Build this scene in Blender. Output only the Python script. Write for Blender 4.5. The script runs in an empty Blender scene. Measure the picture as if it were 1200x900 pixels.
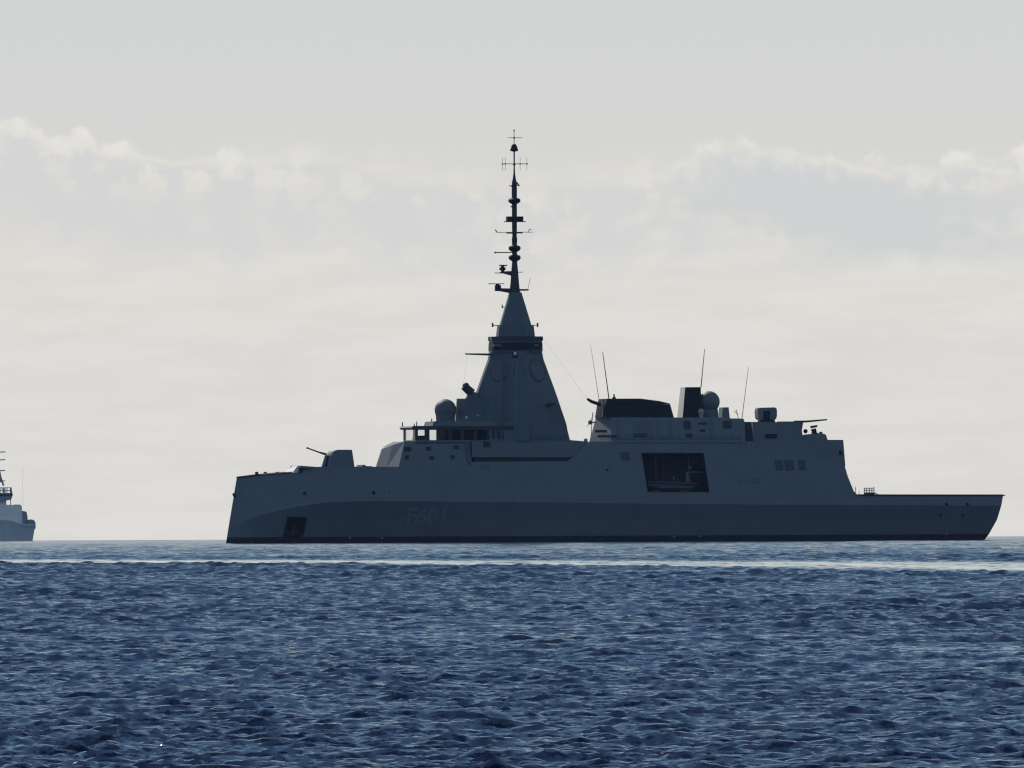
import bpy, bmesh, math, random
import numpy as np
from mathutils import Vector, Matrix

random.seed(7)
rng = np.random.default_rng(11)
SC = bpy.context.scene
COL = SC.collection
R = math.radians

# ------------------------------------------------------------------ camera
EARTH = 6.37e6            # the sea is a piece of the real globe, so the horizon lies ~6 km off
CAM_H = 2.62
DIST = 3000.0             # range of the frigate
M = 0.133                 # metres per photo pixel at that range
LENS = 36.0 * DIST / (1200 * M)
PX = M / DIST             # radians per photo pixel
DIP = math.sqrt(2 * CAM_H / EARTH)
ROLL = 0.0043             # the photograph is tilted a quarter of a degree
cam = bpy.data.cameras.new('camera')
cam.sensor_width = 36.0
cam.lens = LENS
cam.clip_start = 1.0
cam.clip_end = 60000.0
cam_o = bpy.data.objects.new('camera', cam)
COL.objects.link(cam_o)
cam_o.location = (0, 0, CAM_H)
PITCH = 181.2 * PX - DIP
cam_o.rotation_mode = 'XYZ'
cam_o.matrix_world = (Matrix.Translation((0, 0, CAM_H)) @ Matrix.Rotation(math.pi / 2 + PITCH, 4, 'X')
                      @ Matrix.Rotation(-ROLL, 4, 'Z'))
SC.camera = cam_o

# ------------------------------------------------------------------ light
SUN_AZ, SUN_EL = R(-28), R(40)        # behind the ships, off to the left
sunl = bpy.data.lights.new('sun', 'SUN')
sunl.energy = 4.5
sunl.angle = R(0.5)
sunl.color = (1.0, 0.94, 0.86)
sun_o = bpy.data.objects.new('sun', sunl)
COL.objects.link(sun_o)
sd = Vector((math.sin(SUN_AZ) * math.cos(SUN_EL), math.cos(SUN_AZ) * math.cos(SUN_EL), math.sin(SUN_EL)))
sun_o.rotation_euler = sd.to_track_quat('Z', 'Y').to_euler()
sun_o.location = sd * 500

SC.view_settings.view_transform = 'Standard'
SC.view_settings.look = 'None'
SC.view_settings.exposure = 0.0
SC.view_settings.gamma = 1.0
SC.view_settings.use_curve_mapping = False

# ------------------------------------------------------------------ node helpers
class NT:
    def __init__(s, tree):
        s.t = tree
    def n(s, kind, **kw):
        nd = s.t.nodes.new(kind)
        for k, v in kw.items():
            setattr(nd, k, v)
        return nd
    def put(s, sock, v):
        if v is None:
            return
        if isinstance(v, bpy.types.NodeSocket):
            s.t.links.new(v, sock)
        else:
            if sock.type == 'RGBA' and len(v) == 3:
                v = (*v, 1)
            sock.default_value = v
    def m(s, op, a, b=None, c=None, clamp=False):
        nd = s.n('ShaderNodeMath', operation=op, use_clamp=clamp)
        s.put(nd.inputs[0], a); s.put(nd.inputs[1], b); s.put(nd.inputs[2], c)
        return nd.outputs[0]
    def ss(s, v, a, b, o0=0.0, o1=1.0):
        nd = s.n('ShaderNodeMapRange', interpolation_type='SMOOTHSTEP', clamp=True)
        s.put(nd.inputs[0], v); s.put(nd.inputs[1], a); s.put(nd.inputs[2], b)
        nd.inputs[3].default_value = o0; nd.inputs[4].default_value = o1
        return nd.outputs[0]
    def mix(s, f, a, b):
        nd = s.n('ShaderNodeMix', data_type='RGBA')
        s.put(nd.inputs[0], f); s.put(nd.inputs[6], a); s.put(nd.inputs[7], b)
        return nd.outputs[2]
    def noise(s, vec, scale, detail=4, rough=0.55, dim='3D'):
        nd = s.n('ShaderNodeTexNoise', noise_dimensions=dim)
        s.put(nd.inputs['Vector'], vec)
        nd.inputs['Scale'].default_value = scale
        nd.inputs['Detail'].default_value = detail
        nd.inputs['Roughness'].default_value = rough
        return nd.outputs[0]
    def xyz(s, x, y, z):
        nd = s.n('ShaderNodeCombineXYZ')
        s.put(nd.inputs[0], x); s.put(nd.inputs[1], y); s.put(nd.inputs[2], z)
        return nd.outputs[0]
    def ramp(s, f, stops, interp='LINEAR'):
        nd = s.n('ShaderNodeValToRGB')
        s.put(nd.inputs[0], f)
        cr = nd.color_ramp
        cr.interpolation = interp
        while len(cr.elements) < len(stops):
            cr.elements.new(0.5)
        for e, (p, c) in zip(cr.elements, stops):
            e.position = p
            e.color = (*c, 1) if len(c) == 3 else c
        return nd.outputs[0]

def lin(*c):
    return tuple(((v / 255) / 12.92 if v <= 10.3 else ((v / 255 + 0.055) / 1.055) ** 2.4) for v in c)

# ------------------------------------------------------------------ sky
world = bpy.data.worlds.new('World')
SC.world = world
world.use_nodes = True
world.cycles.sampling_method = 'MANUAL'
world.cycles.sample_map_resolution = 256
wt = world.node_tree
W = NT(wt)
bg = wt.nodes['Background']
sky = W.n('ShaderNodeTexSky', sky_type='NISHITA', sun_disc=False)
sky.sun_elevation = SUN_EL
sky.sun_rotation = SUN_AZ
sky.air_density = 1.0
sky.dust_density = 0.05
sky.ozone_density = 5.0
SKY_S = 0.05
tc = W.n('ShaderNodeTexCoord')
sep = W.n('ShaderNodeSeparateXYZ')
wt.links.new(tc.outputs['Generated'], sep.inputs[0])
dx, dy, dz = sep.outputs
flat = W.m('SQRT', W.m('ADD', W.m('MULTIPLY', dx, dx), W.m('MULTIPLY', dy, dy)))
az = W.m('ARCTAN2', dx, dy)                       # 0 straight over the frigate, seaward
el = W.m('ARCTAN2', dz, flat)
U = W.m('DIVIDE', az, PX)                         # bearing and height in fine steps of 44 microradians
V = W.m('DIVIDE', W.m('ADD', el, DIP), PX)
UV = W.xyz(W.m('MULTIPLY', U, 0.01), W.m('MULTIPLY', V, 0.01), 0.0)
# a long bank of cloud low over the sea: height of its top along the bearing
tops = [(-600, 491), (-570, 494), (-545, 474), (-520, 478), (-505, 486), (-480, 464), (-400, 459), (-330, 452), (-270, 456),
        (-215, 459), (-170, 446), (-90, 430), (0, 428), (90, 431), (170, 437), (215, 455), (245, 470), (280, 468),
        (330, 459), (400, 449), (460, 440), (490, 437), (520, 449), (600, 455)]
span = 1400.0
prof = W.ramp(W.m('ADD', W.m('DIVIDE', U, span), 0.5),
              [(p / span + 0.5, ((h - 400) / 120.0,) * 3) for p, h in tops])
profv = W.n('ShaderNodeSeparateColor')
wt.links.new(prof, profv.inputs[0])
n1 = W.noise(UV, 3.4, 6, 0.62)
n2 = W.noise(W.xyz(W.m('MULTIPLY', U, 0.004), W.m('MULTIPLY', V, 0.012), 3.0), 1.5, 6, 0.6)
n3 = W.noise(W.xyz(W.m('MULTIPLY', U, 0.006), W.m('MULTIPLY', V, 0.03), 9.0), 1.0, 7, 0.62)
warp = W.n('ShaderNodeVectorMath', operation='MULTIPLY_ADD')
wn = W.n('ShaderNodeTexNoise'); wn.inputs['Scale'].default_value = 6.0; wn.inputs['Detail'].default_value = 4
wt.links.new(UV, wn.inputs['Vector'])
wt.links.new(wn.outputs['Color'], warp.inputs[0]); warp.inputs[1].default_value = (0.28, 0.28, 0); wt.links.new(UV, warp.inputs[2])
vor = W.n('ShaderNodeTexVoronoi', feature='SMOOTH_F1'); vor.inputs['Scale'].default_value = 2.6; vor.inputs['Smoothness'].default_value = 0.25
vor.inputs['Detail'].default_value = 0.0
wt.links.new(warp.outputs[0], vor.inputs['Vector'])
puff = W.m('SUBTRACT', 0.5, vor.outputs['Distance'])
topv = W.m('ADD', W.m('MULTIPLY', profv.outputs[0], 120.0), 400.0)
topv = W.m('ADD', topv, W.m('MULTIPLY', W.m('SUBTRACT', n1, 0.5), 26.0))
topv = W.m('ADD', topv, W.m('MULTIPLY', puff, 29.0))
depth = W.m('SUBTRACT', topv, V)                  # how far below the top of the bank
crisp = W.ss(W.m('ABSOLUTE', W.m('ADD', U, 50.0)), 150.0, 330.0)     # the tops are hard at both ends, veiled in the middle
body = W.mix(crisp, W.ss(depth, -22.0, 26.0), W.ss(depth, -2.0, 9.0))
bodyv = W.n('ShaderNodeSeparateColor'); wt.links.new(body, bodyv.inputs[0]); body = bodyv.outputs[0]
rim = W.m('MULTIPLY', body, W.ss(depth, 58.0, 4.0))
clear = W.ramp(W.m('DIVIDE', V, 700.0), [(0.0, lin(225, 222, 214)), (0.6, lin(216, 215, 211)), (0.78, lin(213, 214, 212)), (1.0, lin(208, 212, 211))])
bank = W.mix(W.ss(n3, 0.36, 0.64), lin(222, 219, 212), lin(227, 224, 217))
lump = W.m('MULTIPLY', W.ss(W.m('ADD', puff, W.m('MULTIPLY', W.m('SUBTRACT', n1, 0.5), 1.2)), 0.22, -0.12), W.m('MULTIPLY', W.ss(depth, 4.0, 22.0), W.ss(depth, 150.0, 60.0)))
bank = W.mix(W.m('MULTIPLY', lump, 0.9), bank, lin(213, 213, 212))
greyer = W.m('MULTIPLY', W.ss(n2, 0.42, 0.66), W.ss(depth, 10.0, 45.0))
greyer = W.m('MULTIPLY', greyer, W.ss(depth, 170.0, 80.0))
bank = W.mix(W.m('MULTIPLY', greyer, 0.8), bank, lin(214, 214, 213))
# the grey underside of the big cloud on the right
gx = W.m('DIVIDE', W.m('SUBTRACT', U, W.m('ADD', 390.0, W.m('MULTIPLY', W.m('SUBTRACT', 385.0, V), 0.75))), 190.0)
gy = W.m('DIVIDE', W.m('SUBTRACT', V, W.m('SUBTRACT', 390.0, W.m('MULTIPLY', W.m('SUBTRACT', U, 390.0), 0.13))), 62.0)
gr = W.m('SQRT', W.m('ADD', W.m('MULTIPLY', gx, gx), W.m('MULTIPLY', gy, gy)))
gr = W.m('ADD', gr, W.m('MULTIPLY', W.m('SUBTRACT', n1, 0.5), 1.1))
gr = W.m('ADD', gr, W.m('MULTIPLY', W.m('SUBTRACT', n3, 0.5), 0.8))
shade = W.m('MULTIPLY', W.ss(gr, 1.2, 0.45), W.ss(depth, 8.0, 30.0))
bank = W.mix(W.m('MULTIPLY', shade, 0.9), bank, lin(208, 211, 210))
bank = W.mix(W.m('MULTIPLY', W.m('MULTIPLY', rim, crisp), W.ss(W.m('ADD', n1, W.m('MULTIPLY', puff, 0.6)), 0.42, 0.78)), bank, lin(232, 229, 223))
low = W.mix(body, clear, bank)
# the bright hazy layer of air fills the lowest degrees seaward, paler blue haze elsewhere
front = W.ss(W.m('ABSOLUTE', az), 1.9, 0.5)
lowcol = W.mix(front, (0.215, 0.335, 0.48), low)
fade = W.m('ADD', W.m('MULTIPLY', front, W.ss(el, R(5.0), R(1.9))),
           W.m('MULTIPLY', W.m('SUBTRACT', 1.0, front), W.ss(el, R(70), R(25))))
nis = W.n('ShaderNodeVectorMath', operation='SCALE')
wt.links.new(sky.outputs[0], nis.inputs[0])
nis.inputs['Scale'].default_value = SKY_S
final = W.mix(fade, nis.outputs[0], lowcol)
wt.links.new(final, bg.inputs['Color'])
bg.inputs['Strength'].default_value = 1.0

# ------------------------------------------------------------------ materials
def mat(name, col, rough=0.55, metal=0.0, var=0.08, streak=True, spec=0.25):
    mt = bpy.data.materials.new(name)
    mt.use_nodes = True
    N = NT(mt.node_tree)
    b = mt.node_tree.nodes['Principled BSDF']
    t = N.n('ShaderNodeTexCoord')
    mp = N.n('ShaderNodeMapping')
    mp.inputs['Scale'].default_value = (1.3, 1.3, 0.16) if streak else (1, 1, 1)
    mt.node_tree.links.new(t.outputs['Object'], mp.inputs[0])
    a = N.noise(mp.outputs[0], 0.9, 6, 0.65)
    c = N.noise(t.outputs['Object'], 0.22, 3, 0.5)
    f = N.m('ADD', N.m('MULTIPLY', a, 0.6), N.m('MULTIPLY', c, 0.4))
    if streak:
        br = N.n('ShaderNodeTexBrick')
        sw = N.n('ShaderNodeSeparateXYZ'); mt.node_tree.links.new(t.outputs['Object'], sw.inputs[0])
        N.put(br.inputs['Vector'], N.xyz(sw.outputs[0], sw.outputs[2], 0.0))
        br.inputs['Scale'].default_value = 1.0
        br.inputs['Brick Width'].default_value = 6.5
        br.inputs['Row Height'].default_value = 2.3
        br.inputs['Mortar Size'].default_value = 0.035
        br.inputs['Mortar Smooth'].default_value = 0.6
        br.inputs['Color1'].default_value = (1, 1, 1, 1); br.inputs['Color2'].default_value = (0.955, 0.955, 0.955, 1); br.inputs['Mortar'].default_value = (0.86, 0.86, 0.86, 1)
    lo = tuple(v * (1 - var) for v in col)
    hi = tuple(v * (1 + var) for v in col)
    cc = N.mix(N.ss(f, 0.32, 0.68), lo, hi)
    if streak:
        mm = N.n('ShaderNodeMix', data_type='RGBA', blend_type='MULTIPLY')
        mm.inputs[0].default_value = 1.0
        N.put(mm.inputs[6], cc); N.put(mm.inputs[7], br.outputs['Color'])
        cc = mm.outputs[2]
    N.put(b.inputs['Base Color'], cc)
    N.put(b.inputs['Roughness'], N.ss(a, 0.2, 0.8, rough - 0.08, rough + 0.1))
    b.inputs['Metallic'].default_value = metal
    b.inputs['Specular IOR Level'].default_value = spec
    return mt

HULL = mat('naval_grey_paint', (0.146, 0.170, 0.191))
UPPER = mat('superstructure_grey_paint', (0.118, 0.142, 0.163))
MASTP = mat('mast_grey_paint', (0.097, 0.121, 0.146))
DARKP = mat('dark_grey_paint', (0.035, 0.038, 0.045))
BLACK = mat('black_paint', (0.009, 0.011, 0.015), 0.7, spec=0.2)
BOOT = mat('waterline_paint', (0.028, 0.021, 0.024), 0.5)
DECK = mat('deck_paint', (0.09, 0.095, 0.1), 0.8, streak=False)
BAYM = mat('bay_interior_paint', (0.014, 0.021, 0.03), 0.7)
PALE = mat('pale_marking_paint', (0.34, 0.36, 0.36), 0.6)
NUMP = mat('pennant_paint', (0.206, 0.234, 0.254), 0.6)
WHITEP = mat('white_paint', (0.72, 0.72, 0.70), 0.5)
DOME = mat('radome_shell', (0.111, 0.132, 0.149), 0.6, streak=False)
RUBBER = mat('rubber', (0.06, 0.062, 0.066), 0.7, streak=False)
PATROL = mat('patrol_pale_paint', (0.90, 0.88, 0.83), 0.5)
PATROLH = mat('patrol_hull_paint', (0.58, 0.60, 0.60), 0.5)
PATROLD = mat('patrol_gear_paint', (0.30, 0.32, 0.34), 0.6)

def glass_mat():
    mt = bpy.data.materials.new('window_glass')
    mt.use_nodes = True
    N = NT(mt.node_tree)
    out = mt.node_tree.nodes['Material Output']
    mt.node_tree.nodes.remove(mt.node_tree.nodes['Principled BSDF'])
    tr = N.n('ShaderNodeBsdfTransparent')
    tr.inputs[0].default_value = (0.92, 0.94, 0.93, 1)
    gl = N.n('ShaderNodeBsdfGlossy')
    gl.inputs['Roughness'].default_value = 0.03
    fr = N.n('ShaderNodeFresnel')
    fr.inputs[0].default_value = 1.08
    mx = N.n('ShaderNodeMixShader')
    L = mt.node_tree.links
    L.new(fr.outputs[0], mx.inputs[0]); L.new(tr.outputs[0], mx.inputs[1]); L.new(gl.outputs[0], mx.inputs[2])
    L.new(mx.outputs[0], out.inputs[0])
    return mt
GLASS = glass_mat()

# ------------------------------------------------------------------ sea
RMS = 0.25        # steepness of the chop
def build_sea():
    fine = np.concatenate([np.geomspace(176.0, 1500.0, 3600)[:-1], np.geomspace(1500.0, 3300.0, 1000)[:-1], np.geomspace(3300.0, 9000.0, 300)])
    rad = np.concatenate([[3, 12, 30, 60, 90, 110, 130, 145, 156, 164, 170, 174], fine]).astype(np.float64)
    dense = np.linspace(-0.035, 0.035, 620)
    near = 0.035 + np.geomspace(0.0006, 0.2, 30)
    wide = np.linspace(0.30, math.pi, 24)
    ang = np.concatenate([-wide[:-1][::-1], -near[::-1], dense, near, wide])
    ang = np.unique(ang)
    nr, na = len(rad), len(ang)
    rr, aa = np.meshgrid(rad, ang, indexing='ij')
    x = rr * np.sin(aa); y = rr * np.cos(aa)
    xf, yf = x.astype(np.float32), y.astype(np.float32)
    h = np.zeros_like(xf)
    # short wind sea: waves too short for the sheet at a given range give way to longer ones of the same steepness
    step = np.gradient(rad)
    N = 96
    Ls = np.exp(np.linspace(math.log(0.17), math.log(4.0), N)) * rng.uniform(0.97, 1.03, N)
    steep = np.interp(np.log(Ls), np.log([0.17, 0.32, 0.62, 1.35, 4.0]), [0.9, 1.25, 1.1, 0.55, 0.13])
    wt = np.clip((Ls[None, :] / (1.3 * step[:, None]) - 0.6) / 0.7, 0, 1)          # (range, wave)
    tot = np.sqrt((wt ** 2 * steep[None, :] ** 2).sum(1) / 2)
    gain = RMS / np.maximum(tot, 0.35 * tot.max())
    for i in range(N):
        th = R(-104) + rng.normal(0, R(38))
        k = 2 * math.pi / Ls[i]
        amp = (steep[i] / k * wt[:, i] * gain).astype(np.float32)
        keep_ = np.nonzero(amp > 1e-7)[0]
        sl = slice(keep_[0], keep_[-1] + 1)
        ph = np.float32(k * math.cos(th)) * xf[sl] + np.float32(k * math.sin(th)) * yf[sl] + np.float32(rng.uniform(0, 6.28))
        sn = np.sin(ph)
        h[sl] += amp[sl, None] * sn * (np.float32(1) + np.float32(0.55) * np.cos(ph))       # steeper on the far side of each crest
    # the chop comes in bunches: short steep groups between easier water
    e_ = np.zeros_like(xf)
    for i in range(14):
        L = math.exp(rng.uniform(math.log(1.6), math.log(6.0))); th = rng.uniform(0, 6.28); k = 2 * math.pi / L
        e_ += np.sin(np.float32(k * math.cos(th)) * xf + np.float32(k * math.sin(th) * 0.5) * yf + np.float32(rng.uniform(0, 6.28)))
    h *= np.exp(np.float32(0.28) * np.tanh(e_ * np.float32(0.9 / math.sqrt(7)))) * np.float32(0.95)
    # low old swell
    for i in range(6):
        L = rng.uniform(7, 16); th = R(-100) + rng.normal(0, R(25)); k = 2 * math.pi / L
        h += np.float32(0.008 / k) * np.sin(np.float32(k * math.cos(th)) * xf + np.float32(k * math.sin(th)) * yf + np.float32(rng.uniform(0, 6.28)))
    # gusts: patches of livelier and quieter water
    g = np.zeros_like(xf)
    for i in range(9):
        L = rng.uniform(14, 70)
        th = rng.uniform(0, 6.28)
        g += np.sin(2 * math.pi / L * (math.cos(th) * xf + math.sin(th) * yf * 0.35) + rng.uniform(0, 6.28))
    chop = 1.0 + 0.07 * g
    # the smooth slick an earlier boat left across the bay, and the calmer water behind it
    sx = xf / np.float32(0.0532 / 2)          # sideways distance against range
    s = (xf / yf.clip(50, None)) / np.float32(0.0266)     # -1 left edge of view .. +1 right edge
    wob = 3.5 * np.sin(xf * 0.11 + 1.0) + 2 * np.sin(xf * 0.31) + 5 * np.sin(xf * 0.047 + 2)
    c0 = 1270 - 150 * s + wob
    half = 70 + 36 * np.clip(s, -0.3, 1.2)
    inv = (yf > 0)
    d = np.abs(yf - c0) / half
    rag = sum(np.sin(xf * f1 + yf * f2 + p_) for f1, f2, p_ in ((0.9, 0.05, 0.3), (2.1, 0.09, 1.7), (0.37, 0.02, 2.2), (3.7, 0.16, 0.9)))
    d = np.where(yf < c0, d * 0.62, d) + 0.08 * rag
    slick = np.clip(1.5 - d, 0, 1) ** 1.3
    slick = slick * slick * (3 - 2 * slick) * inv
    far = np.clip((yf - c0 + 30) / 90, 0, 1) * inv
    far = far * far * (3 - 2 * far)
    chop = chop * (1 - 0.05 * far) * (1 - 0.90 * slick * (0.93 + 0.05 * rag))
    calm = np.clip((rr - 2) / 60, 0, 1)
    h = h * chop * calm
    h = np.where(np.abs(aa) > 0.3, h * 0.0, h)
    z = h.astype(np.float64) - rr * rr / (2 * EARTH)
    co = np.stack([x, y, z], -1).reshape(-1, 3).astype(np.float32)
    i = np.arange((nr - 1) * (na - 1))
    r_, c_ = i // (na - 1), i % (na - 1)
    v0 = r_ * na + c_
    quads = np.stack([v0, v0 + 1, v0 + na + 1, v0 + na], -1)
    quads = quads[:, ::-1]
    me = bpy.data.meshes.new('sea')
    me.vertices.add(len(co)); me.vertices.foreach_set('co', co.ravel())
    # the small disc under the camera closes the sheet
    me.loops.add(quads.size); me.loops.foreach_set('vertex_index', quads.ravel().astype(np.int32))
    me.polygons.add(len(quads))
    me.polygons.foreach_set('loop_start', np.arange(0, quads.size, 4, dtype=np.int32))
    me.polygons.foreach_set('use_smooth', np.ones(len(quads), dtype=bool))
    at = me.attributes.new('chop', 'FLOAT', 'POINT')
    at.data.foreach_set('value', np.clip(chop, 0, 1.5).astype(np.float32).ravel())
    me.update(); me.validate()
    o = bpy.data.objects.new('sea', me)
    COL.objects.link(o)
    o['kind'] = 'structure'
    mt = bpy.data.materials.new('sea_water')
    mt.use_nodes = True
    N = NT(mt.node_tree)
    b = mt.node_tree.nodes['Principled BSDF']
    t = N.n('ShaderNodeTexCoord')
    atn = N.n('ShaderNodeAttribute', attribute_name='chop')
    # capillary ripples: two noise slopes tilt the surface normal
    geo = N.n('ShaderNodeNewGeometry')
    def slope(sc, ofs, amp):
        mp = N.n('ShaderNodeMapping')
        mp.inputs['Scale'].default_value = (1.0, 0.7, 1.0)
        mp.inputs['Rotation'].default_value = (0, 0, 0.35)
        mp.inputs['Location'].default_value = ofs
        mt.node_tree.links.new(t.outputs['Object'], mp.inputs[0])
        nz = N.n('ShaderNodeTexNoise')
        nz.inputs['Scale'].default_value = sc
        nz.inputs['Detail'].default_value = 4
        nz.inputs['Roughness'].default_value = 0.6
        mt.node_tree.links.new(mp.outputs[0], nz.inputs['Vector'])
        v = N.n('ShaderNodeVectorMath', operation='SUBTRACT')
        mt.node_tree.links.new(nz.outputs['Color'], v.inputs[0])
        v.inputs[1].default_value = (0.5, 0.5, 0.5)
        w = N.n('ShaderNodeVectorMath', operation='MULTIPLY')
        mt.node_tree.links.new(v.outputs[0], w.inputs[0])
        w.inputs[1].default_value = (amp, amp, 0)
        return w.outputs[0]
    ad = N.n('ShaderNodeVectorMath', operation='ADD')
    mt.node_tree.links.new(slope(5.0, (3, 7, 1), 1.1), ad.inputs[0])
    mt.node_tree.links.new(slope(14.0, (1, 2, 5), 0.55), ad.inputs[1])
    sc_ = N.n('ShaderNodeVectorMath', operation='SCALE')
    mt.node_tree.links.new(ad.outputs[0], sc_.inputs[0])
    mt.node_tree.links.new(atn.outputs['Fac'], sc_.inputs['Scale'])
    ad2 = N.n('ShaderNodeVectorMath', operation='ADD')
    mt.node_tree.links.new(geo.outputs['Normal'], ad2.inputs[0]); mt.node_tree.links.new(sc_.outputs[0], ad2.inputs[1])
    nn = N.n('ShaderNodeVectorMath', operation='NORMALIZE')
    mt.node_tree.links.new(ad2.outputs[0], nn.inputs[0])
    mt.node_tree.links.new(nn.outputs[0], b.inputs['Normal'])
    b.inputs['Base Color'].default_value = (0.002, 0.006, 0.024, 1)
    N.put(b.inputs['Roughness'], N.ss(atn.outputs['Fac'], 0.0, 1.0, 0.03, 0.09))
    b.inputs['IOR'].default_value = 1.33
    me.materials.append(mt)
    return o
build_sea()

# ------------------------------------------------------------------ mesh helpers
class MB:
    """collects shapes and links them as one mesh object"""
    def __init__(s):
        s.v, s.f = [], []
    def add(s, verts, faces):
        o = len(s.v)
        s.v += [tuple(p) for p in verts]
        s.f += [tuple(i + o for i in f) for f in faces]
        return s
    def box(s, x0, x1, y0, y1, z0, z1):
        v = [(x, y, z) for z in (z0, z1) for y in (y0, y1) for x in (x0, x1)]
        return s.add(v, [(0, 2, 3, 1), (4, 5, 7, 6), (0, 1, 5, 4), (1, 3, 7, 5), (3, 2, 6, 7), (2, 0, 4, 6)])
    def tube(s, p, q, r0, r1=None, n=8):
        r1 = r0 if r1 is None else r1
        p, q = Vector(p), Vector(q)
        ax = (q - p).normalized()
        u = ax.orthogonal().normalized(); w = ax.cross(u)
        v = []
        for c, r in ((p, r0), (q, r1)):
            for i in range(n):
                a = 2 * math.pi * i / n
                v.append(c + u * (r * math.cos(a)) + w * (r * math.sin(a)))
        f = [(i, (i + 1) % n, n + (i + 1) % n, n + i) for i in range(n)]
        f += [tuple(range(n))[::-1], tuple(range(n, 2 * n))]
        return s.add(v, f)
    def lathe(s, cx, cy, prof, n=20):
        """prof: (r, z) upward"""
        v, f = [], []
        for r, z in prof:
            for i in range(n):
                a = 2 * math.pi * i / n
                v.append((cx + r * math.cos(a), cy + r * math.sin(a), z))
        for k in range(len(prof) - 1):
            for i in range(n):
                j = (i + 1) % n
                f.append((k * n + i, k * n + j, (k + 1) * n + j, (k + 1) * n + i))
        f += [tuple(range(n))[::-1], tuple(range((len(prof) - 1) * n, len(prof) * n))]
        return s.add(v, f)
    def ball(s, cx, cy, cz, r, squash=1.0, n=24):
        pr = [(max(r * math.cos(t), 0.01), cz + squash * r * math.sin(t)) for t in np.linspace(-math.pi / 2, math.pi / 2, 15)]
        return s.lathe(cx, cy, pr, n)
    def extrude(s, poly, ya, yb):
        """poly of (x,z) -> solid between ya and yb; ya/yb may be lists per vertex"""
        n = len(poly)
        ya = ya if isinstance(ya, (list, tuple)) else [ya] * n
        yb = yb if isinstance(yb, (list, tuple)) else [yb] * n
        v = [(p[0], a, p[1]) for p, a in zip(poly, ya)] + [(p[0], b, p[1]) for p, b in zip(poly, yb)]
        f = [(i, (i + 1) % n, n + (i + 1) % n, n + i) for i in range(n)]
        f += [tuple(range(n))[::-1], tuple(range(n, 2 * n))]
        return s.add(v, f)
    def build(s, name, material, parent=None, smooth=False, bevel=0.0):
        me = bpy.data.meshes.new(name)
        me.from_pydata(s.v, [], s.f)
        bm = bmesh.new(); bm.from_mesh(me)
        bmesh.ops.recalc_face_normals(bm, faces=bm.faces)
        if bevel:
            bmesh.ops.bevel(bm, geom=[e for e in bm.edges if len(e.link_faces) == 2 and e.calc_face_angle(0) > 0.4],
                            offset=bevel, segments=2, affect='EDGES')
        bm.to_mesh(me); bm.free()
        if smooth:
            me.shade_smooth() if hasattr(me, 'shade_smooth') else None
            me.set_sharp_from_angle(angle=R(40))
        me.materials.append(material)
        o = bpy.data.objects.new(name, me)
        COL.objects.link(o)
        if parent is not None:
            o.parent = parent
        return o

def root(name, label, cat, loc, rz, group=None):
    o = bpy.data.objects.new(name, None)
    COL.objects.link(o)
    o.location = loc
    o.rotation_euler = (0, 0, rz)
    o['label'] = label
    o['category'] = cat
    if group:
        o['group'] = group
    return o

# ------------------------------------------------------------------ frigate
# Ship coordinates: x aft, y to starboard (away from the shore), z up from the waterline.
# Her head is turned nine degrees towards the camera. Sizes were measured in the
# photograph and are turned into metres along the hull here.
YAW = R(9)
CA, SA = math.cos(YAW), math.sin(YAW)
SEA_AT = -DIST * DIST / (2 * EARTH)
frigate = root('frigate', 'large dark grey naval frigate at anchor with a tall pyramid mast', 'warship', (0, DIST, SEA_AT), YAW)

def X(px, y=0.0):
    return ((px - 600) * M + y * SA) / CA
def Z(py, px=600.0):
    return (635.7 - ROLL * (px - 600) - py) * M

def slab(mb, prof, hb0, hb1=None, yc=0.0, near=False):
    """solid from a side view outline of (px,py); half breadth hb0 at the bottom, hb1 at the top"""
    hb1 = hb0 if hb1 is None else hb1
    zs = [Z(q, p) for p, q in prof]
    z0, z1 = min(zs), max(zs)
    p0, p1 = min(p for p, q in prof), max(p for p, q in prof)
    poly, ya, yb = [], [], []
    for (p, q), z in zip(prof, zs):
        hb = hb0 + (hb1 - hb0) * (z - z0) / max(z1 - z0, 1e-6)
        t = (p - p0) / max(p1 - p0, 1e-6)
        yr = -hb if near else hb * (1 - 2 * t)
        poly.append((X(p, yc + yr), z))
        ya.append(yc - hb); yb.append(yc + hb)
    return mb.extrude(poly, ya, yb)

def part(name, m_, mb, parent=None, **kw):
    return mb.build(name, m_, parent or frigate, **kw)

def block(levels):
    """a house with a pointed, faceted front: rings of (px, half breadth) at falling photo heights"""
    mb = MB()
    v, n = [], 0
    for py, ring in levels:
        pts = [(X(q[0], -q[1] if k else 0), q[1], Z(q[2] if len(q) > 2 else py, q[0])) for k, q in enumerate(ring)]
        r_ = [(x, -h_, z) for x, h_, z in pts] + [(x, h_, z) for x, h_, z in pts[::-1]]
        n = len(r_)
        v += r_
    f = []
    for k in range(len(levels) - 1):
        for i in range(n):
            j = (i + 1) % n
            f.append((n * k + i, n * k + j, n * k + n + j, n * k + n + i))
    f += [tuple(range(n)), tuple(range(n * (len(levels) - 1), n * len(levels)))]
    return mb.add(v, f)

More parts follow.
